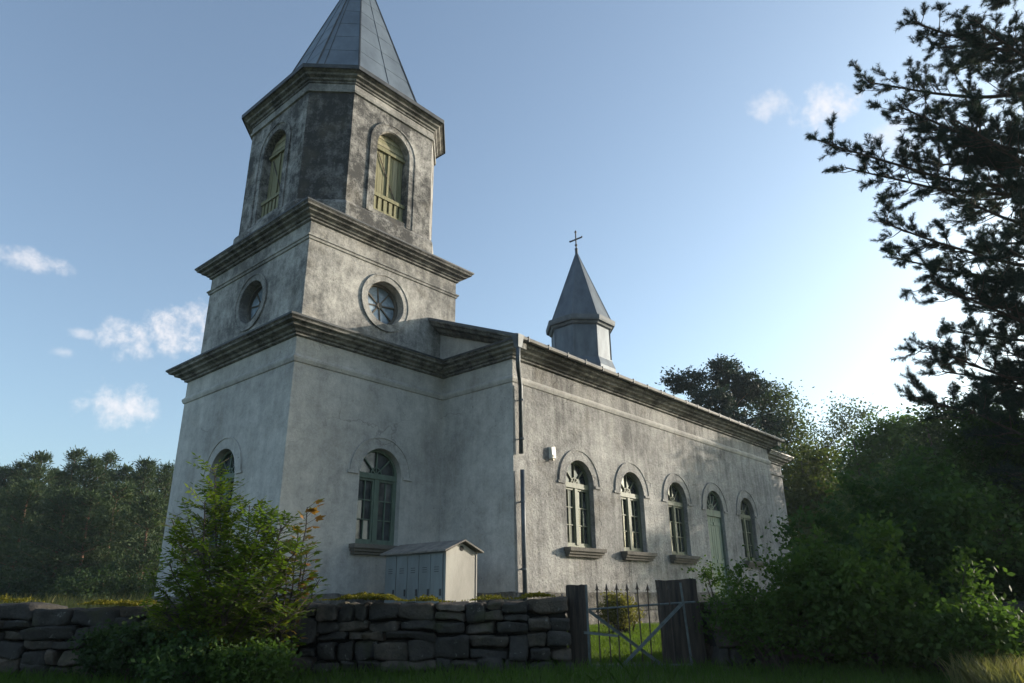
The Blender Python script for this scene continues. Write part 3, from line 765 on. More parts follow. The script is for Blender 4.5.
# ------------------------------------------------------------------ lockers
LX0, LX1, LY0, LY1 = 2.00, 2.83, -2.60, -.86; LZ = 2.46; LG = .88
lk = thing('locker_row', (2.41, -1.75, LG), 'row of grey steel lockers under a small pitched roof beside the tower', 'lockers')
mb = MB(); mb.box(LX0, LY0+.02, LG, LX1, LY1, LZ); keep(mb.build('carcass', M_lock), lk)
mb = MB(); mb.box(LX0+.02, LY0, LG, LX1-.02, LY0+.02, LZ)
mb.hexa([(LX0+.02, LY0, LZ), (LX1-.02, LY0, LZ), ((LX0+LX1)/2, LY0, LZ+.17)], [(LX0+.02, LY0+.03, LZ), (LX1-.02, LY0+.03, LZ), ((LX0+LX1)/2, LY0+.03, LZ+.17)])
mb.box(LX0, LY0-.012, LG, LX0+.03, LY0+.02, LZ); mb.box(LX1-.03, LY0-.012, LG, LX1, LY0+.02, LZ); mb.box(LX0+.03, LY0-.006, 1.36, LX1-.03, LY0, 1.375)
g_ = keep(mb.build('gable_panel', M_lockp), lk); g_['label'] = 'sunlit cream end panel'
mb = MB(); mb.tube([((LX0+LX1)/2, LY0-.008, LZ+.07), ((LX0+LX1)/2, LY0+.0, LZ+.07)], .05, 14); keep(mb.build('vent', M_dark), lk)
mb = MB(); xm = (LX0+LX1)/2
for sg, x in ((-1, LX0-.10), (1, LX1+.10)):
    A = [(xm, LY0-.10, LZ+.20), (x, LY0-.10, LZ-.005), (x, LY1+.08, LZ-.005), (xm, LY1+.08, LZ+.20)]
    mb.hexa(A, [(p[0], p[1], p[2]+.03) for p in A])
keep(mb.build('roof', M_lockr), lk)
nd = 5
for i in range(nd):
    y0 = LY0+.05+(LY1-LY0-.07)*i/nd; y1 = LY0+.05+(LY1-LY0-.07)*(i+1)/nd
    mb = MB(); off = random.uniform(0, .006)
    mb.box(LX0-.018-off, y0+.008, LG+.06, LX0-.001, y1-.008, LZ-.03)
    d_ = keep(mb.build('locker_door', M_lock), lk)
    mb = MB(); yc = (y0+y1)/2
    for zz in (LZ-.28, LZ-.32, LZ-.36, LG+.3, LG+.34):
        mb = MB(); mb.box(LX0-.024-off, yc-.06, zz, LX0-.019-off, yc+.06, zz+.012); o = mb.build('vent_slot', M_flash); o.parent = d_
    mb = MB(); mb.box(LX0-.045-off, y0+.035, LZ-.78, LX0-.018-off, y0+.06, LZ-.66); o = mb.build('handle', M_flash); o.parent = d_

# ------------------------------------------------------------------ churchyard wall, posts, gate
WD = 9.6
u_ = np.array(RGT); n_ = np.array(-FWD)
def wall_blocks(l0, l1, topfun):
    """irregular rubble: cells of the wall face split at random; each block = quad of (s, z) corners"""
    cells = []
    def split(s0, s1, z0, z1, lv):
        w, h = s1-s0, z1-z0
        if h > .33 or (h > .22 and random.random() < .45):
            k = z0+h*random.uniform(.38, .62); split(s0, s1, z0, k, lv+1); split(s0, s1, k, z1, lv+1); return
        if w > .68 or (w > .4 and w > 2.0*h and random.random() < .75):
            k = s0+w*random.uniform(.32, .68); split(s0, k, z0, z1, lv+1); split(k, s1, z0, z1, lv+1); return
        cells.append((s0, s1, z0, z1))
    s = l0
    while s < l1-.02:
        w = random.uniform(.7, 1.7)
        if l1-s-w < .5: w = l1-s
        p = loc(s+w/2, WD); g = gz(p.x, p.y); cap = random.uniform(.12, .20) if random.random() < .75 else 0
        tp = topfun(s+w/2); split(s, s+w, g-.12, tp-cap+random.uniform(-.02, .02) if cap else tp+random.uniform(-.04, .05), 0)
        if cap:
            q = s
            while q < s+w-.02:
                ww = random.uniform(.35, .9)
                if s+w-q-ww < .25: ww = s+w-q
                cells.append((q, q+ww, tp-cap, tp+random.uniform(-.03, .035), 1)); q += ww
        s += w
    return cells
def rubble(name, cells, mat, D):
    Vs = []; Fs = []; off = 0
    for c in cells:
        s0, s1, z0, z1 = c[:4]; g = .012; j = min(.05, .12*min(s1-s0, z1-z0)) if True else 0
        for back in (0, 1):
            if len(c) > 4 and back: continue
            pw = rng.uniform(7, 14); q = TV/(np.sum(np.abs(TV)**pw, 1, keepdims=True)**(1/pw))*1.03
            J = rng.uniform(-j, j*.6, (4, 2)); u, v = (q[:, 0]+1)/2, (q[:, 2]+1)/2
            cs = np.array([(s0+g, z0+g), (s1-g, z0+g), (s1-g, z1-g), (s0+g, z1-g)])+J
            W4 = np.stack([(1-u)*(1-v), u*(1-v), u*v, (1-u)*v], 1); SZ = W4@cs
            th = .36 if len(c) > 4 else .17; dd = D+(0 if len(c) > 4 else (-.24 if not back else .24))+rng.uniform(-.045, .03)
            tl = rng.uniform(-.06, .06, 2)
            dv = dd+q[:, 1]*th+tl[0]*q[:, 0]*.5+tl[1]*q[:, 2]*.5
            P = np.array(CAM)[None]*[1, 1, 0]+np.outer(SZ[:, 0], u_)+np.outer(dv, -n_)+np.outer(SZ[:, 1], (0, 0, 1))
            o = Vector(rng.uniform(0, 50, 3))
            dsp = np.array([noise.noise_vector(Vector(p)*2.6+o)*1.0+.45*noise.noise_vector(Vector(p)*7+o)+.25*noise.noise_vector(Vector(p)*16+o) for p in P])
            Vs.append(P+dsp*.045); Fs.append(TF+off); off += len(TV)
    return npmesh(name, np.vstack(Vs), np.vstack(Fs), mat, None, True)
def topz(l): return 1.60+.02*math.sin(l*1.7)+.025*noise.noise(Vector((l*.9, 3, 0)))
def build_wall(l0, l1, label, tf):
    w = thing('stone_wall', loc((l0+l1)/2, WD, .8), label, 'stone wall')
    keep(rubble('stones', wall_blocks(l0, l1, tf), M_stone, WD), w)
    mb = MB()
    a = [loc(l0+.05, WD-.20, .3), loc(l1-.05, WD-.20, .3), loc(l1-.05, WD+.22, .3), loc(l0+.05, WD+.22, .3)]
    mb.hexa(a, [Vector((p.x, p.y, 1.50)) for p in a]); keep(mb.build('rubble_core', M_dark), w)
    return w
wl = build_wall(-13, .68, 'long mossy field stone wall running left from the gate behind the leafy saplings', topz)
wr = build_wall(2.46, 13, 'field stone wall right of the gate half hidden by shrubs', lambda l: topz(l)-.06)

def flat_leaves(P, size, up=.5, aspect=.5, rs=None):
    """rhombic leaves at points P: arrays for npmesh"""
    n = len(P); size = np.asarray(size)*np.ones(n)
    d = rng.normal(size=(n, 3)); d[:, 2] *= (1-up*.6); d /= np.linalg.norm(d, axis=1, keepdims=True)
    nn = rng.normal(size=(n, 3)); nn[:, 2] += 2*up; s = np.cross(d, nn); s /= np.linalg.norm(s, axis=1, keepdims=True)
    d = d*size[:, None]*.5; s = s*size[:, None]*.5*aspect
    V = np.stack([P-d, P+s-d*.1, P+d, P-s-d*.1], 1).reshape(-1, 3)
    return V, np.arange(4*n).reshape(-1, 4)
def moss(wall, spots):
    Ps = []
    for lat, w, n in spots:
        l = lat+rng.normal(0, w/2.2, n); dd = WD-.22+rng.uniform(-.33, .35, n)
        bumpy = np.array([noise.noise(Vector((a*7, b*7, 0))) for a, b in zip(l, dd)])
        z = np.array([topz(q) for q in l])+.01+np.maximum(0, .05*(1-((l-lat)/w)**2)+.05*bumpy)*rng.uniform(.3, 1, n)
        Ps.append(np.array(CAM)[None]*[1, 1, 0]+np.outer(l, u_)+np.outer(dd, -n_)+np.outer(z, (0, 0, 1)))
    V, Fq = flat_leaves(np.vstack(Ps), .035, .2, .6)
    o = keep(npmesh('moss', V, Fq, M_moss), wall); o['kind'] = 'stuff'
def lat_of(px, D=9.4): return (at(px, 600, D)-CAM).dot(RGT)
moss(wl, [(lat_of(368), .42, 2600), (lat_of(385), .2, 900), (lat_of(428), .22, 500), (lat_of(535), .25, 600), (lat_of(112), .28, 900), (lat_of(142), .2, 600), (lat_of(15), .15, 250), (lat_of(490), .3, 300)])

def post(px0, px1, pyt, D, th, label, lean=(0, 0)):
    a = at(px0, pyt, D); b = at(px1, pyt, D); zt = (a.z+b.z)/2
    l0, l1 = (a-CAM).dot(RGT), (b-CAM).dot(RGT); c = loc((l0+l1)/2, D+th/2); g = gz(c.x, c.y)
    me = bpy.data.meshes.new('gate_post'); bm = bmesh.new(); bmesh.ops.create_cube(bm, size=1)
    bmesh.ops.subdivide_edges(bm, edges=bm.edges[:], cuts=5, use_grid_fill=True)
    hw = (l1-l0)/2
    for v in bm.verts:
        x, y, z = v.co; k = (abs(2*x)**9+abs(2*y)**9)**(1/9) if (x or y) else 1
        zz = z+.5; f = 1.06-.06*zz
        if zz > .99: zz += .012*noise.noise(Vector((x*5, y*5, px0)))
        q = Vector((x/max(k, 1e-3)*max(abs(2*x), abs(2*y))*2*hw*f, y/max(k, 1e-3)*max(abs(2*x), abs(2*y))*th*f, zz*(zt-g+.25)))
        q += noise.noise_vector(Vector((x*2, y*2, zz*4+px0)))*.018
        q.x += lean[0]*(zt-g-q.z); v.co = q
    bm.to_mesh(me); bm.free(); me.materials.append(M_post)
    me.polygons.foreach_set('use_smooth', [False]*len(me.polygons))
    o = bpy.data.objects.new('gate_post', me); COL.objects.link(o)
    o.matrix_world = Matrix(((RGT.x, FWD.x, 0, c.x), (RGT.y, FWD.y, 0, c.y), (0, 0, 1, g-.25), (0, 0, 0, 1)))
    tag(o, label, 'gate post', 'posts of the churchyard gate')
post(567, 587, 585, 9.5, .30, 'narrow weathered gate post on the left of the iron gate', (.02, 0))
post(661, 698, 580, 9.55, .42, 'broad weathered gate post on the right of the iron gate', (.04, 0))

gate = thing('iron_gate', loc(1.4, 9.25, .75), 'old iron gate of thin spear bars crossed by two pale diagonal braces', 'gate')
GDp = 9.25
def gp(px, py, d=0): return at(px, py, GDp+d)
def zrow(py): return at(636, py, GDp).z
def gl(px): return (at(px, 605, GDp)-CAM).dot(RGT)
zb_ = .84
gx = [gl(p) for p in (597.7, 607.3, 617.5, 628, 638.3, 648.7, 659.2, 669.6)]
for i, l in enumerate(gx):
    b = loc(l+.012*math.sin(i*2.1), GDp, zb_-.04); t = loc(l, GDp, zrow(590)+.01*math.sin(i*3.3))
    mb = MB(); mb.tube([b, t], .0085, 5)
    o = keep(mb.build('bar', M_iron), gate)
    mb = MB(); mb.tube([t-Vector((0, 0, .02)), t+Vector((0, 0, .005)), t+Vector((0, 0, .02)), t+Vector((0, 0, .085))], [.009, .012, .019, .002], 4)
    for k in (-1, 1): mb.tube([t-RGT*.0+Vector((0, 0, -.005)), t+RGT*.022*k+Vector((0, 0, .012)), t+RGT*.028*k+Vector((0, 0, -.008))], [.004, .005, .003], 4)
    q = mb.build('spear_tip', M_iron); q.parent = o
lL, lR = gl(587), gl(682)
mb = MB()
mb.tube([loc(lL, GDp-.015, .72), loc(lL, GDp-.015, zrow(584))], .014, 6); keep(mb.build('stile', M_galv), gate); mb = MB(); mb.tube([loc(lR+.06, GDp-.015, .72), loc(lR, GDp-.015, zrow(583))], .014, 6)
keep(mb.build('stile', M_galv), gate)
mb = MB(); mb.tube([loc(lL-.01, GDp-.003, zrow(609)), loc(gl(696), GDp+.02, zrow(602.5))], .012, 6); keep(mb.build('rail', M_galv), gate); mb = MB(); mb.tube([loc(lL-.01, GDp-.003, zb_), loc(lR+.06, GDp, zb_)], .012, 6)
keep(mb.build('rail', M_galv), gate)
for a, b in (((589, 611), (693, 688)), ((682, 603.5), (601, 688))):
    P, Q = gp(*a, -.03 if a[0] < 600 else -.05), gp(*b, -.03 if a[0] < 600 else -.05)
    t = (Q-P).normalized(); s = t.cross(FWD).normalized()*.018; k = FWD*.005
    mb = MB(); mb.hexa([P-s-k, P+s-k, P+s+k, P-s+k], [Q-s-k, Q+s-k, Q+s+k, Q-s+k]); k2 = -FWD*.03
    mb.hexa([P+s, P+s*.75, P+s*.75+k2, P+s+k2], [Q+s, Q+s*.75, Q+s*.75+k2, Q+s+k2])
    keep(mb.build('diagonal_brace', M_galv), gate)
mb = MB(); P, Q = gp(584, 632.5, -.04), gp(618, 636, -.04)
mb.hexa([P+Vector((0, 0, -.016)), P+Vector((0, 0, .016)), P+Vector((0, 0, .016))+FWD*.012, P+Vector((0, 0, -.016))+FWD*.012], [Q+Vector((0, 0, -.013)), Q+Vector((0, 0, .013)), Q+Vector((0, 0, .013))+FWD*.012, Q+Vector((0, 0, -.013))+FWD*.012])
keep(mb.build('latch_bar', M_galv), gate)

# ------------------------------------------------------------------ vegetation
def ell(n, c, r, shell=.55):
    """n points in an ellipsoid, crowded towards its skin"""
    d = rng.normal(size=(n, 3)); d /= np.linalg.norm(d, axis=1, keepdims=True)
    q = (shell+(1-shell)*rng.random(n)**.6)*np.where(rng.random(n) < .25, rng.random(n), 1)
    return np.array(c)+d*q[:, None]*np.array(r)
def clumped(blobs, ncl, per, spread):
    """leaf points: clumps spread through blobs (centre, radii)"""
    vol = np.array([b[1][0]*b[1][1]*b[1][2] for b in blobs])**.67; vol /= vol.sum()
    C = np.vstack([ell(max(2, int(ncl*v)), b[0], b[1]) for b, v in zip(blobs, vol)])
    sp = spread*rng.uniform(.5, 1.3, len(C))
    P = np.repeat(C, per, 0)+rng.normal(size=(len(C)*per, 3))*np.repeat(sp, per)[:, None]*[1, 1, .7]
    return P, C
def limbs(mb, base, top, C, n, r0):
    """a tapering trunk with limbs to some of the clumps"""
    base, top = Vector(base), Vector(top); pts = []; k = 7
    for i in range(k):
        t = i/(k-1); p = base.lerp(top, t)+noise.noise_vector(Vector((base.x, base.y, t*3)))*.03*(top-base).length*(1 if 0 < i else 0)
        pts.append(p)
    mb.tube(pts, [r0*(1.25 if i == 0 else 1)*(1-.85*i/(k-1)) for i in range(k)], 8)
    for i in rng.choice(len(C), min(n, len(C)), replace=False):
        q = Vector(C[i]); h = max(.2, min(.92, (q.z-base.z)/(top.z-base.z)-.18)); a = pts[min(k-1, int(h*(k-1)))]
        m = a.lerp(q, .5)+Vector((0, 0, .06*(q-a).length)); rr = r0*(1-.8*h)*.45
        mb.tube([a, m, q], [rr, rr*.6, rr*.15], 5)
def base_at(px, D):
    p = at(px, 590, D); return (p.x, p.y, gz(p.x, p.y))
def broadleaf(name, label, base, H, blobs, ncl, per, spread, leaf, mat, cat='tree', group=None, r0=.2, up=.35, aspect=.6, nl=22, bark=None):
    t = thing(name, base, label, cat, group)
    P, C = clumped(blobs, ncl, per, spread)
    V, Fq = flat_leaves(P, leaf*rng.uniform(.6, 1.3, len(P)), up, aspect)
    keep(npmesh('crown', V, Fq, mat), t)
    mb = MB(); limbs(mb, base, (base[0], base[1], base[2]+H*.86), C, nl, r0); keep(mb.build('trunk', bark or M_bark, None, True), t)
    return t

def far_pine(base, H, R, seed, label, crown0=.25, mat=None):
    r = np.random.default_rng(seed); t = thing('pine_tree', base, label, 'tree', 'pines of the wood left of the church')
    Ps = []; Ts = []; mbt = MB(); nw = int(H*1.35)
    for i in range(nw):
        f = crown0+(1-crown0)*(i+r.uniform(-.3, .3))/(nw-1); f = min(f, 1); z = base[2]+H*f
        g = (1-f)/(1-crown0)
        rad = R*(.26+.95*g**.7*(1-.4*g**4))*r.uniform(.7, 1.2)
        for k in range(r.integers(4, 7)):
            a = r.uniform(0, 2*PI); ln = rad*r.uniform(.45, 1.1); d = np.array([math.cos(a), math.sin(a), 0.22+.4*f]); o = np.array([base[0], base[1], z]); tip = o+d*ln
            mbt.tube([tuple(o), tuple(tip)], [.035, .01], 3, cap=False)
            for e in range(max(3, int(ln*3.6))):           # a pad of upturned tufts every half metre or so
                q = r.uniform(.3, 1.02); c = o+d*ln*q+[0, 0, .05]; n = 30; w = .24+.20*ln/R
                p = c+r.normal(size=(n, 3))*[w, w, w*.7]; Ps.append(p); Ts.append(p-(c-[0, 0, .25]))
    P = np.vstack(Ps); T = np.vstack(Ts)+r.normal(size=P.shape)*.12; T /= np.linalg.norm(T, axis=1, keepdims=True)
    s = np.cross(T, r.normal(size=P.shape)); s /= np.linalg.norm(s, axis=1, keepdims=True); L_ = .19*r.uniform(.7, 1.3, len(P))[:, None]
    V = np.stack([P-T*L_*.6, P+s*L_*.22, P+T*L_, P-s*L_*.22], 1).reshape(-1, 3)
    keep(npmesh('crown', V, np.arange(len(V)).reshape(-1, 4), mat or M_needlef), t)
    x, y, z = base; mbt.tube([(x, y, z-.2), (x+.1, y, z+H*.4), (x, y+.1, z+H*.75), (x, y, z+H)], [.17, .13, .08, .02], 7)
    keep(mbt.build('trunk', M_pinebark, None, True), t)
    return t
# the pine wood left of the church
tops = [(-45, 470), (-22, 462), (6, 474), (22, 468), (42, 459), (60, 476), (76, 455), (93, 462), (108, 458), (125, 471), (146, 466), (166, 470), (186, 475), (30, 490), (68, 497), (118, 492), (152, 500), (-8, 495), (92, 500)]
wl_ = ['tallest', 'bushy', 'slender', 'leaning']
desc = ['outermost pine of the wood at the far left edge', 'broad pine at the left edge of the wood', 'pine with a dark narrow crown near the left edge of the wood', 'slim pine standing behind the left end of the wall',
        'tall pine with a pointed top at the left of the wood', 'lower pine in the dip between two tall pines', 'tallest pine in the middle of the wood', 'pine with layered boughs right of the tallest one',
        'pine with a ragged top above the mossy stones', 'pine with a rounded top right of the middle of the wood', 'tall pine nearest the church tower on its left', 'pine whose top shows beside the tower edge', 'pine mostly hidden behind the tower corner',
        'front pine with light lower boughs at the left', 'front pine with pale green boughs in the middle of the wood', 'front pine with broad boughs before the tall ones', 'front pine beside the tower edge', 'short front pine at the left frame edge', 'short front pine with light boughs above the dry grass']
for i, ((px, py), ds) in enumerate(zip(tops, desc)):
    front = i >= 13; D = (54+random.uniform(-2, 3)) if front else (62+random.uniform(-4, 8))
    tp = at(px, py, D); g = gz(tp.x, tp.y); far_pine((tp.x, tp.y, g), tp.z-g, random.uniform(2.0, 2.7)*(1.15 if front else 1), 100+i, ds, .08 if front else .22)
# a second row closes the wood
for i in range(14):
    px = -60+i*19; D = 74+random.uniform(0, 6); tp = at(px, 478+random.uniform(-8, 8), D); g = gz(tp.x, tp.y)
    o = far_pine((tp.x, tp.y, g), tp.z-g, 2.3, 300+i, 'dark pine in the back row of the wood, glimpsed between the front trunks', .05); o['group'] = 'back row of the pine wood'

for i, px in enumerate((-20, 8, 34, 58, 84, 110, 134, 158)):
    D = 50+random.uniform(-2, 3); b = base_at(px, D); h = random.uniform(1.8, 3.2)
    broadleaf('bush', 'dark undergrowth bush along the foot of the pine wood', b, h, [(np.array(b)+[0, 0, h*.5], (1.8, 1.8, h*.5))], 70, 34, .3, .2, M_leafd, cat='bush', group='undergrowth at the edge of the pine wood', r0=.05, nl=6)

# trees behind and right of the church
def blob(px, py, D, rpx, k=(1, 1, .8), dd=0):
    c = at(px, py, D+dd); r = rpx*D/FPX*1.0; return (np.array(c), (r*k[0], r*k[1], r*k[2]))
def gapped_pine():
    D = 46; b = base_at(742, D)
    bl = [blob(722, 372, D, 17), blob(735, 392, D, 24, dd=1), blob(690, 383, D, 17, (1.3, 1.3, .55)), blob(672, 378, D, 7), blob(712, 402, D, 20, (1.2, 1.2, .6), -1), blob(752, 388, D, 18, dd=1), blob(728, 425, D, 26, (1.2, 1.2, .7)),
          blob(748, 450, D, 30, (1.2, 1.2, .7), 1), blob(770, 425, D, 16, dd=1.5), blob(755, 500, D, 34)]
    return broadleaf('pine_tree', 'rounded dark pine with one bough reaching left above the nave roof', b, at(735, 365, D).z-b[2], bl, 560, 64, .27, .27, M_needle, aspect=.42, r0=.28, nl=26, bark=M_pinebark)
gapped_pine()
D = 50; b = base_at(790, D)
broadleaf('birch_tree', 'airy fine-leaved tree just right of the rounded pine', b, at(780, 384, D).z-b[2],
          [blob(768, 396, D, 20), blob(782, 410, D, 22), blob(757, 402, D, 14), blob(794, 432, D, 19), blob(775, 440, D, 30, dd=1), blob(800, 470, D, 24), blob(785, 500, D, 36)], 420, 34, .5, .22, M_leafp, r0=.18, nl=34)
D = 58; b = base_at(838, D)
broadleaf('deciduous_tree', 'pale half-bare tree with thin twiggy top right of the church end', b, at(845, 405, D).z-b[2],
          [blob(838, 418, D, 20), blob(856, 420, D, 20), blob(822, 440, D, 18), blob(850, 450, D, 28), blob(828, 480, D, 30), blob(862, 480, D, 26)], 250, 26, .55, .24, M_leafp, r0=.2, nl=50)
D = 44; b = base_at(822, D)
broadleaf('deciduous_tree', 'olive green tree hugging the chancel end', b, at(815, 440, D).z-b[2],
          [blob(815, 462, D, 24), blob(800, 500, D, 26), blob(828, 500, D, 32), blob(812, 540, D, 40), blob(845, 545, D, 34)], 420, 40, .5, .25, M_leafo, r0=.2)
D = 40; b = base_at(880, D)
broadleaf('deciduous_tree', 'full green tree in the middle of the right hand tree line', b, at(880, 415, D).z-b[2],
          [blob(878, 440, D, 22), blob(898, 430, D, 20), blob(868, 470, D, 28), blob(905, 470, D, 36), blob(880, 515, D, 46), blob(920, 440, D, 24), blob(925, 520, D, 44)], 800, 44, .42, .22, M_leafm, r0=.25)
D = 30; b = base_at(960, D)
broadleaf('deciduous_tree', 'dark dense tree under the pine boughs at right', b, at(950, 400, D).z-b[2],
          [blob(945, 430, D, 34), blob(985, 430, D, 40), blob(925, 480, D, 40), blob(975, 490, D, 56), blob(1020, 470, D, 50), blob(950, 540, D, 50), blob(1020, 540, D, 50)], 900, 44, .36, .18, M_leafd, r0=.25)
# far edge of the wood closing the view on the right
fdesc = ['far tree closing the gap behind the chancel', 'far tree behind the olive green tree', 'far tree behind the half-bare tree', 'far tree behind the full green tree', 'far tree behind the dense dark tree', 'far tree at the right frame edge', 'far tree beyond the right frame edge']
for i, px in enumerate((800, 835, 870, 910, 955, 1000, 1050)):
    D = 88+random.uniform(-6, 10); b = base_at(px, D); tz = 452+random.uniform(-10, 12)
    broadleaf('far_tree', fdesc[i], b, at(px, tz, D).z-b[2], [blob(px, tz+24, D, 24), blob(px-14, tz+55, D, 28), blob(px+14, tz+60, D, 28), blob(px, tz+105, D, 36)], 260, 36, .75, .42, M_leafd, group='far trees closing the view on the right', r0=.25, nl=10)

# ---- the near pine reaching in from the right
def near_pine():
    D0 = 12.0; bp = at(1250, 560, D0); base = Vector((bp.x, bp.y, gz(bp.x, bp.y)))
    H = 17.0
    t = thing('pine_tree', base, 'big near pine reaching its dark needled boughs in from the right edge', 'tree')
    mb = MB(); pts = [base+Vector((.15*math.sin(i*.9), .15*math.cos(i*1.3), H*i/9-(.2 if i == 0 else 0))) for i in range(10)]
    mb.tube(pts, [.30*(1-.9*i/9) for i in range(10)], 9)
    keep(mb.build('trunk', M_pinebark, None, True), t)
    #     tip px, py, depth change, foliage length share, richness
    B = [(915, 22, -.5, .62, 1), (950, -14, 1, .6, 1), (935, 48, .8, .6, 1), (868, 82, .3, .68, 1.1), (897, 105, -1.0, .65, 1.1), (818, 140, -.2, .74, 1.15), (846, 168, .5, .66, .9), (905, 160, 1.6, .6, 1), (882, 222, -.4, .66, 1.15), (897, 258, .8, .62, 1), (930, 282, -.8, .55, 1),
         (955, 120, -1.5, .6, 1.2), (960, 70, 2.0, .6, 1.2), (975, 20, -1.3, .6, 1.2), (960, 200, 2.2, .6, 1.2), (1000, 0, .4, .6, 1.2), (975, 245, 1.4, .6, 1.2), (925, 345, -.6, .55, 1.1), (942, 372, 1.0, .55, 1.1), (950, 330, 2.0, .5, 1.0), (915, 397, .2, .58, 1.1), (970, 410, -1.2, .6, 1.2),
         (985, 300, .3, .6, 1.3), (1005, 350, -.8, .6, 1.3), (1005, 400, 1.2, .6, 1.3), (1010, 250, -1.6, .6, 1.2), (995, 170, -.2, .6, 1.3), (1010, 100, 1.0, .6, 1.3), (1000, 440, .0, .6, 1.2), (1015, 470, -1, .6, 1.2), (1030, 45, -.6, .6, 1.2), (1030, 320, 2, .6, 1.2), (960, -60, -.3, .6, 1.2), (1010, -40, 1.2, .6, 1.2), (1020, 190, 1.5, .6, 1.2), (970, 155, .2, .5, 1.2), (940, 190, -1, .5, 1.1), (985, 60, .4, .6, 1.3), (920, 130, .6, .5, 1.2), (965, 290, -.4, .5, 1.2), (985, 380, .6, .6, 1.3), (1000, 280, 1, .6, 1.3), (1010, 420, -.3, .6, 1.3), (960, 440, .7, .5, 1.2), (1020, 510, .5, .6, 1.2)]
    SH = []   # shoots: position, direction
    bb = MB()
    for (px, py, dd, share, rich) in B:
        tip = at(px, py, D0+dd); tip_l = (Vector((tip.x, tip.y, 0))-Vector((base.x, base.y, 0))).length
        z0 = max(base.z+1.5, tip.z-.16*tip_l+random.uniform(-.3, .3)); a = Vector((base.x, base.y, z0))
        k = 10; path = []
        for i in range(k+1):
            s = i/k; p = a.lerp(tip, s); p.z += -.12*tip_l*math.sin(PI*s)*.6+.05*noise.noise(Vector((px*.1, s*4, 1))); p += Vector((noise.noise(Vector((px, s*3, 2))), noise.noise(Vector((px, s*3, 7))), 0))*.18*math.sin(PI*s)
            path.append(p)
        bb.tube(path, [.055*(1-.85*i/k)+.006 for i in range(k+1)], 5, cap=False)
        dirb = (tip-a).normalized(); side = dirb.cross(Vector((0, 0, 1))).normalized()
        nsub = int((12+tip_l*3.3)*rich)
        for j in range(nsub):
            s = 1-share+share*(j+random.random())/nsub; i = min(k-1, int(s*k)); p = path[i].lerp(path[i+1], s*k-i)
            sg = random.choice((-1, 1)); ln = (1.15-.75*s)*random.uniform(.5, 1.15)*min(1.25, .35+tip_l*.2)
            d = (dirb*random.uniform(.0, .9)+side*sg*random.uniform(.2, 1.0)+Vector((0, 0, random.uniform(-.35, .75)))).normalized()
            q = p+d*ln; q = q+Vector((0, 0, .10*ln)); m = p.lerp(q, .5)+Vector((0, 0, -.10*ln)); bb.tube([p, m, q], [.012, .008, .004], 4, cap=False)
            ns = max(5, int(ln*14))
            for e in range(ns):
                s2 = 1-.72*random.random()**1.5; pp = p.lerp(q, min(1, s2)); d2 = (d*random.uniform(.6, 1.2)+Vector((random.uniform(-.9, .9), random.uniform(-.9, .9), random.uniform(-.3, 1.0)))).normalized()
                SH.append((pp, d2, random.uniform(.11, .22)))
        SH.append((tip, dirb, .25))
    keep(bb.build('branches', M_bark, None, True), t)
    # bottle-brush shoots of needles
    S = np.array([[*p, *d, l] for p, d, l in SH]); n = 80
    p = np.repeat(S[:, :3], n, 0); d = np.repeat(S[:, 3:6], n, 0); l = np.repeat(S[:, 6], n)
    q = rng.random(len(p)); o = p+d*(q*l)[:, None]
    r = rng.normal(size=(len(p), 3)); r -= d*np.sum(r*d, 1, keepdims=True); r /= np.linalg.norm(r, axis=1, keepdims=True)
    nd = d*rng.uniform(.5, 1.2, (len(p), 1))+r; nd /= np.linalg.norm(nd, axis=1, keepdims=True)
    nl = rng.uniform(.07, .11, len(p))*(1.15-.35*q); w = np.cross(nd, rng.normal(size=(len(p), 3))); w /= np.linalg.norm(w, axis=1, keepdims=True); w *= .0042
    V = np.stack([o-w, o+w, o+nd*nl[:, None]], 1).reshape(-1, 3)
    keep(npmesh('needles', V, np.arange(len(V)).reshape(-1, 3), M_needle), t)
    print('near pine shoots', len(SH), 'tris', len(V)//3)
near_pine()

# broadleaf near the camera at right, in front of the tree line
D = 11.8; b = base_at(1015, D)
broadleaf('elm_tree', 'shadowy near tree with small leaves behind the shrubs at the right edge', b, at(1000, 420, D).z-b[2],
          [blob(995, 450, D, 50), blob(1040, 460, D, 60), blob(960, 490, D, 40), blob(1010, 520, D, 60), blob(1060, 530, D, 60)], 620, 40, .14, .075, M_leafd, r0=.09, nl=30)

def shrub(name, label, px, D, H, Wd, leaf, mat, ncl, per, spread, cat='shrub', group=None, up=.4, aspect=.6, stems=9, tall=()):
    b = base_at(px, D); t = thing(name, b, label, cat, group); bl = []
    for k in range(7):
        a = random.uniform(0, 2*PI); rr = Wd*.33*random.random()
        bl.append((np.array(b)+[rr*math.cos(a), rr*math.sin(a), H*random.uniform(.3, .68)], (Wd*.34, Wd*.34, H*.32)))
    for (dx, hz) in tall: bl.append((np.array(b)+np.array(RGT)*dx+[0, 0, hz], (.16, .16, .3)))
    P, C = clumped(bl, ncl, per, spread); ok = P[:, 2] > b[2]+.02; P = P[ok]
    V, Fq = flat_leaves(P, leaf*rng.uniform(.6, 1.25, len(P)), up, aspect); keep(npmesh('leaves', V, Fq, mat), t)
    mb = MB()
    for i in rng.choice(len(C), min(len(C), stems*4), replace=False):
        q = Vector(C[i]); s = Vector(b)+Vector((random.uniform(-.15, .15), random.uniform(-.15, .15), 0)); m = s.lerp(q, .5)+Vector((0, 0, .15*(q-s).length))
        mb.tube([s, m, q], [.014, .009, .003], 4, cap=False)
    keep(mb.build('stems', M_bark), t)
    return t
sg = 'shrubs along the wall right of the gate'
shrub('shrub', 'upright light shrub in front of the pale green church door', 718, 10.6, .88, .7, .055, M_leafm, 150, 26, .08, tall=((-.1, .95), (.15, .85)))
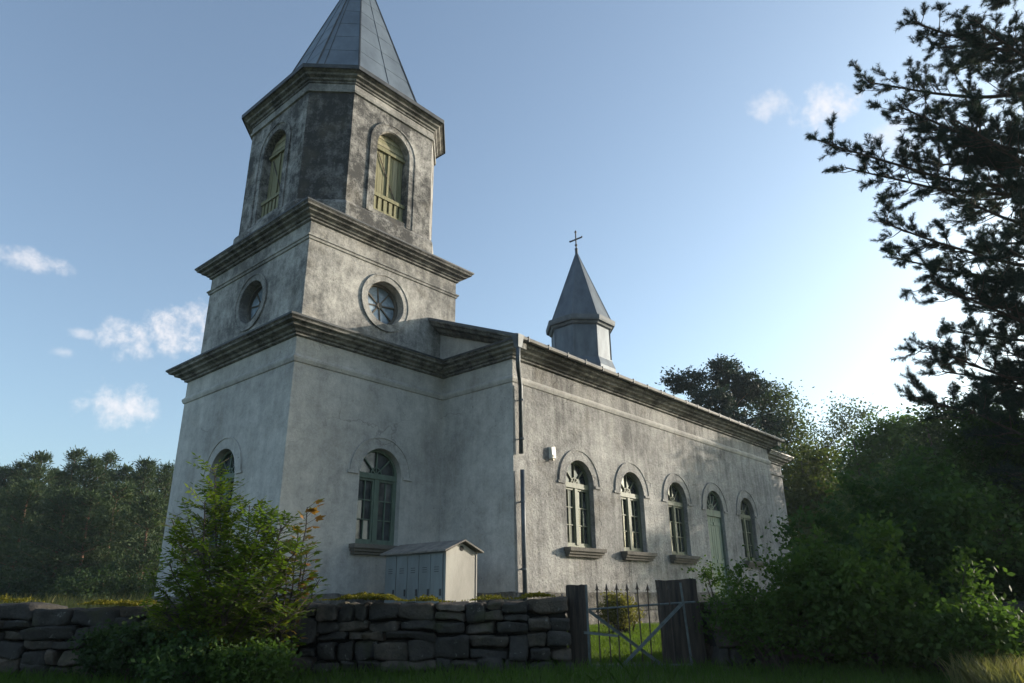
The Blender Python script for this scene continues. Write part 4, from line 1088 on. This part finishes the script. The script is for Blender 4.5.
shrub('shrub', 'low spreading shrub just right of the broad gate post', 768, 9.0, .98, 1.25, .055, M_leafm, 320, 30, .10, tall=((-.3, 1.0), (.1, 1.1)))
shrub('shrub', 'tall leafy shrub hiding the foot of the chancel corner', 835, 10.3, 1.62, 1.6, .085, M_shrub, 520, 34, .12, tall=((-.45, 1.6), (.1, 1.75)))
shrub('shrub', 'dark rounded shrub filling the middle of the thicket', 860, 8.9, 1.36, 1.7, .08, M_leafm, 520, 36, .11, tall=((.3, 1.4), (-.4, 1.3)))
shrub('shrub', 'large arching shrub behind the thicket with pale leaf tips', 925, 10.8, 2.55, 2.5, .095, M_shrub, 800, 36, .14, tall=((-.8, 2.4), (.2, 2.7), (.6, 2.5)))
shrub('shrub', 'yellow-green shrub catching light at the right of the thicket', 935, 8.6, .98, 1.6, .075, M_leafm, 420, 32, .10, tall=((-.3, 1.0), (.4, 1.0)))
shrub('shrub', 'deep green shrub at the right frame edge', 1020, 10.5, 1.5, 2.4, .085, M_leafd, 380, 34, .12)
shrub('shrub', 'low bramble shrub under the right frame corner', 960, 8.2, .7, 1.0, .055, M_leafm, 160, 28, .09)
shrub('globe_shrub', 'small rounded golden shrub on the lawn behind the gate', 619, 14.5, .78, .95, .045, M_hedge, 260, 40, .05)

# ---- saplings at the left, in front of the wall
def sapling(name, label, px, D, stems, mat, leafkind, seed):
    """stems: list of (top px, top py, depth change). pinnate or palmate leaves along them"""
    r = np.random.default_rng(seed); b = base_at(px, D); t = thing(name, b, label, 'sapling')
    mb = MB(); Vs = []; Fs = []; mi = []; off = 0
    for (tx, ty, dd, dens, m0) in stems:
        top = np.array(at(tx, ty, D+dd)); base = np.array(b)+[r.uniform(-.15, .15), r.uniform(-.15, .15), 0]
        k = 8; path = [base+(top-base)*(i/k)+np.array([0, 0, 1])*.10*math.sin(PI*i/k)*np.linalg.norm((top-base)[:2])*1.2+r.normal(size=3)*.012 for i in range(k+1)]
        mb.tube([tuple(p) for p in path], [.013*(1-.8*i/k)+.003 for i in range(k+1)], 5, cap=False)
        ln = np.linalg.norm(top-base); n = int(ln*dens*1.4)
        for j in range(n):
            s = .12+.88*((j+r.random())/n)**.8; i = min(k-1, int(s*k)); p = path[i]+(path[i+1]-path[i])*(s*k-i)
            a = r.uniform(0, 2*PI); d = np.array([math.cos(a), math.sin(a), r.uniform(.1, .8)]); d /= np.linalg.norm(d)
            L_ = r.uniform(.18, .34) if leafkind == 'pinnate' else r.uniform(.08, .16)
            q = p+d*L_; mb.tube([tuple(p), tuple(q)], [.0035, .002], 3, cap=False)
            up = np.array([0, 0, 1.])+r.normal(size=3)*.25; sd = np.cross(d, up); sd /= np.linalg.norm(sd); nn = np.cross(sd, d)
            if leafkind == 'pinnate':
                lf = [(f, sg) for f in (.3, .48, .66, .84) for sg in (-1, 1)]+[(1.0, 0)]
                for f, sg in lf:
                    o = p+d*L_*f; dl = d*.55+sd*sg*.85-nn*r.uniform(-.05, .35); dl /= np.linalg.norm(dl)
                    if sg == 0: dl = d
                    l2 = r.uniform(.06, .10); wv = np.cross(dl, nn); wv *= l2*.21/np.linalg.norm(wv)
                    Vs.append(np.array([o, o+dl*l2*.4+wv, o+dl*l2, o+dl*l2*.4-wv])); Fs.append(np.arange(4)+off); off += 4; mi.append(m0)
            else:
                sz = r.uniform(.05, .085)*(1.3 if m0 == 1 else 1)
                for ang, lf in ((0, 1.0), (.8, .85), (-.8, .85), (1.7, .55), (-1.7, .55)):
                    dl = d*math.cos(ang)+sd*math.sin(ang)-nn*.25; wv = -d*math.sin(ang)+sd*math.cos(ang); wv = wv*sz*lf*.38
                    Vs.append(np.array([q, q+dl*sz*lf*.5+wv, q+dl*sz*lf*1.2, q+dl*sz*lf*.5-wv])); Fs.append(np.arange(4)+off); off += 4; mi.append(m0 if r.random() < .8 else (2 if m0 else 0))
    keep(npmesh('leaves', np.vstack(Vs), np.array(Fs), mat, None, False, mi), t); keep(mb.build('stems', M_bark), t)
    return t
sapling('ash_sapling', 'tall green ash sapling in front of the wall and the tower', 225, 8.5,
        [(216, 466, 0, 24, 0), (222, 490, .1, 24, 0), (235, 512, .2, 26, 0), (262, 520, -.1, 26, 0), (190, 520, .1, 22, 0), (172, 520, .3, 18, 0), (205, 500, -.2, 20, 0), (255, 545, -.3, 26, 0), (280, 545, .2, 22, 0), (170, 560, -.2, 22, 0), (150, 575, 0, 20, 0), (210, 550, -.4, 26, 0), (240, 560, .4, 24, 0), (270, 590, -.4, 24, 0), (185, 590, -.4, 22, 0), (225, 600, -.5, 24, 0), (290, 520, .1, 12, 0), (160, 610, -.3, 20, 0), (140, 610, .1, 18, 0), (300, 610, -.2, 20, 0), (178, 535, .2, 24, 0), (283, 528, -.2, 24, 0), (272, 512, .1, 22, 0), (300, 548, -.3, 22, 0), (292, 570, .2, 22, 0), (250, 505, .2, 22, 0), (245, 580, -.6, 24, 0), (200, 570, -.6, 24, 0)],
        [M_ash], 'pinnate', 5)
sapling('maple_sapling', 'slender maple sapling with orange top leaves beside the ash', 285, 8.7,
        [(306, 508, 0, 16, 1), (298, 535, .1, 36, 2), (280, 545, -.1, 26, 2), (310, 550, .1, 30, 0), (285, 570, -.2, 34, 0), (300, 590, 0, 34, 0), (270, 560, .1, 24, 2), (318, 580, .1, 18, 0)],
        [M_ash, M_orange, M_yel], 'palmate', 9)
for (px, D, H, Wd, m, ds) in [(205, 8.2, .62, 1.0, M_shrub, 'low dark undergrowth bush at the foot of the ash sapling'), (250, 8.0, .5, .8, M_leafm, 'low bright bush between the ash sapling and the wall stones'), (150, 8.6, .70, .8, M_leafd, 'dark bush against the wall left of the ash sapling'), (115, 8.9, .62, .7, M_leafd, 'shaded ivy-like bush climbing the left part of the wall')]:
    shrub('bush', ds, px, D, H, Wd, .06, m, 170, 26, .08)
shrub('seedling', 'tiny yellow-green seedling on the wall beside the lockers', 403, 9.75, .90, .10, .03, M_yel, 8, 6, .03, cat='seedling', stems=1)

# ------------------------------------------------------------------ grass
def blades(name, pts, h, w, mat, lean=.35):
    n = len(pts); z = np.array([gz(x, y) for x, y in pts]); P = np.column_stack([pts, z])
    a = rng.uniform(0, 2*PI, n); s = np.column_stack([np.cos(a), np.sin(a), np.zeros(n)])*w/2; hh = h*rng.uniform(.4, 1.2, n)
    ln = rng.normal(size=(n, 2))*lean*hh[:, None]; tip = P+np.column_stack([ln, hh]); mid = P+np.column_stack([ln*.3, hh*.55])
    V = np.stack([P-s, P+s, mid+s*.7, tip, mid-s*.7], 1).reshape(-1, 3)
    o = npmesh(name, V, np.arange(5*n).reshape(-1, 5), mat); o['kind'] = 'stuff'; return o
def field(n, l0, l1, d0, d1, clump=0):
    l = rng.uniform(l0, l1, n); d = rng.uniform(d0, d1, n)
    if clump: l += rng.normal(0, clump, n)*np.sign(np.sin(l*9)); d += rng.normal(0, clump, n)
    return np.column_stack([CAM.x+RGT.x*l+FWD.x*d, CAM.y+RGT.y*l+FWD.y*d])
tag(blades('verge_grass', field(26000, -6.5, 7.5, 7.0, 9.25), .15, .008, M_grass), 'dark rough grass along the foot of the stone wall', 'grass')
tag(blades('lawn_grass', field(60000, .3, 4.2, 9.9, 17.5), .075, .007, M_lawn), 'bright mown lawn seen through the iron gate', 'grass')
tag(blades('dry_grass', field(5000, -18, -7.5, 22, 27), .85, .02, M_dry, .2), 'tall dry grass between the wall and the pine wood', 'grass')
tag(blades('corner_grass', field(5000, 4.3, 6.0, 6.6, 7.7), .34, .01, M_dry, .4), 'tall pale grass in the lower right corner', 'grass')

# ------------------------------------------------------------------ evening haze over the churchyard
HZ = 0.00035
mb = MB(); mb.box(-140, -140, -1.2, 220, 220, 30)
hz = mb.build('haze', [], None); tag(hz, kind='stuff')
m = bpy.data.materials.new('haze'); m.use_nodes = True; t = m.node_tree; t.nodes.clear()
o = N(t, 'ShaderNodeOutputMaterial'); pv = N(t, 'ShaderNodeVolumePrincipled'); pv.inputs['Density'].default_value = HZ
pv.inputs['Color'].default_value = (.78, .90, 1, 1); pv.inputs['Anisotropy'].default_value = .2
t.links.new(pv.outputs[0], o.inputs['Volume']); hz.data.materials.append(m)
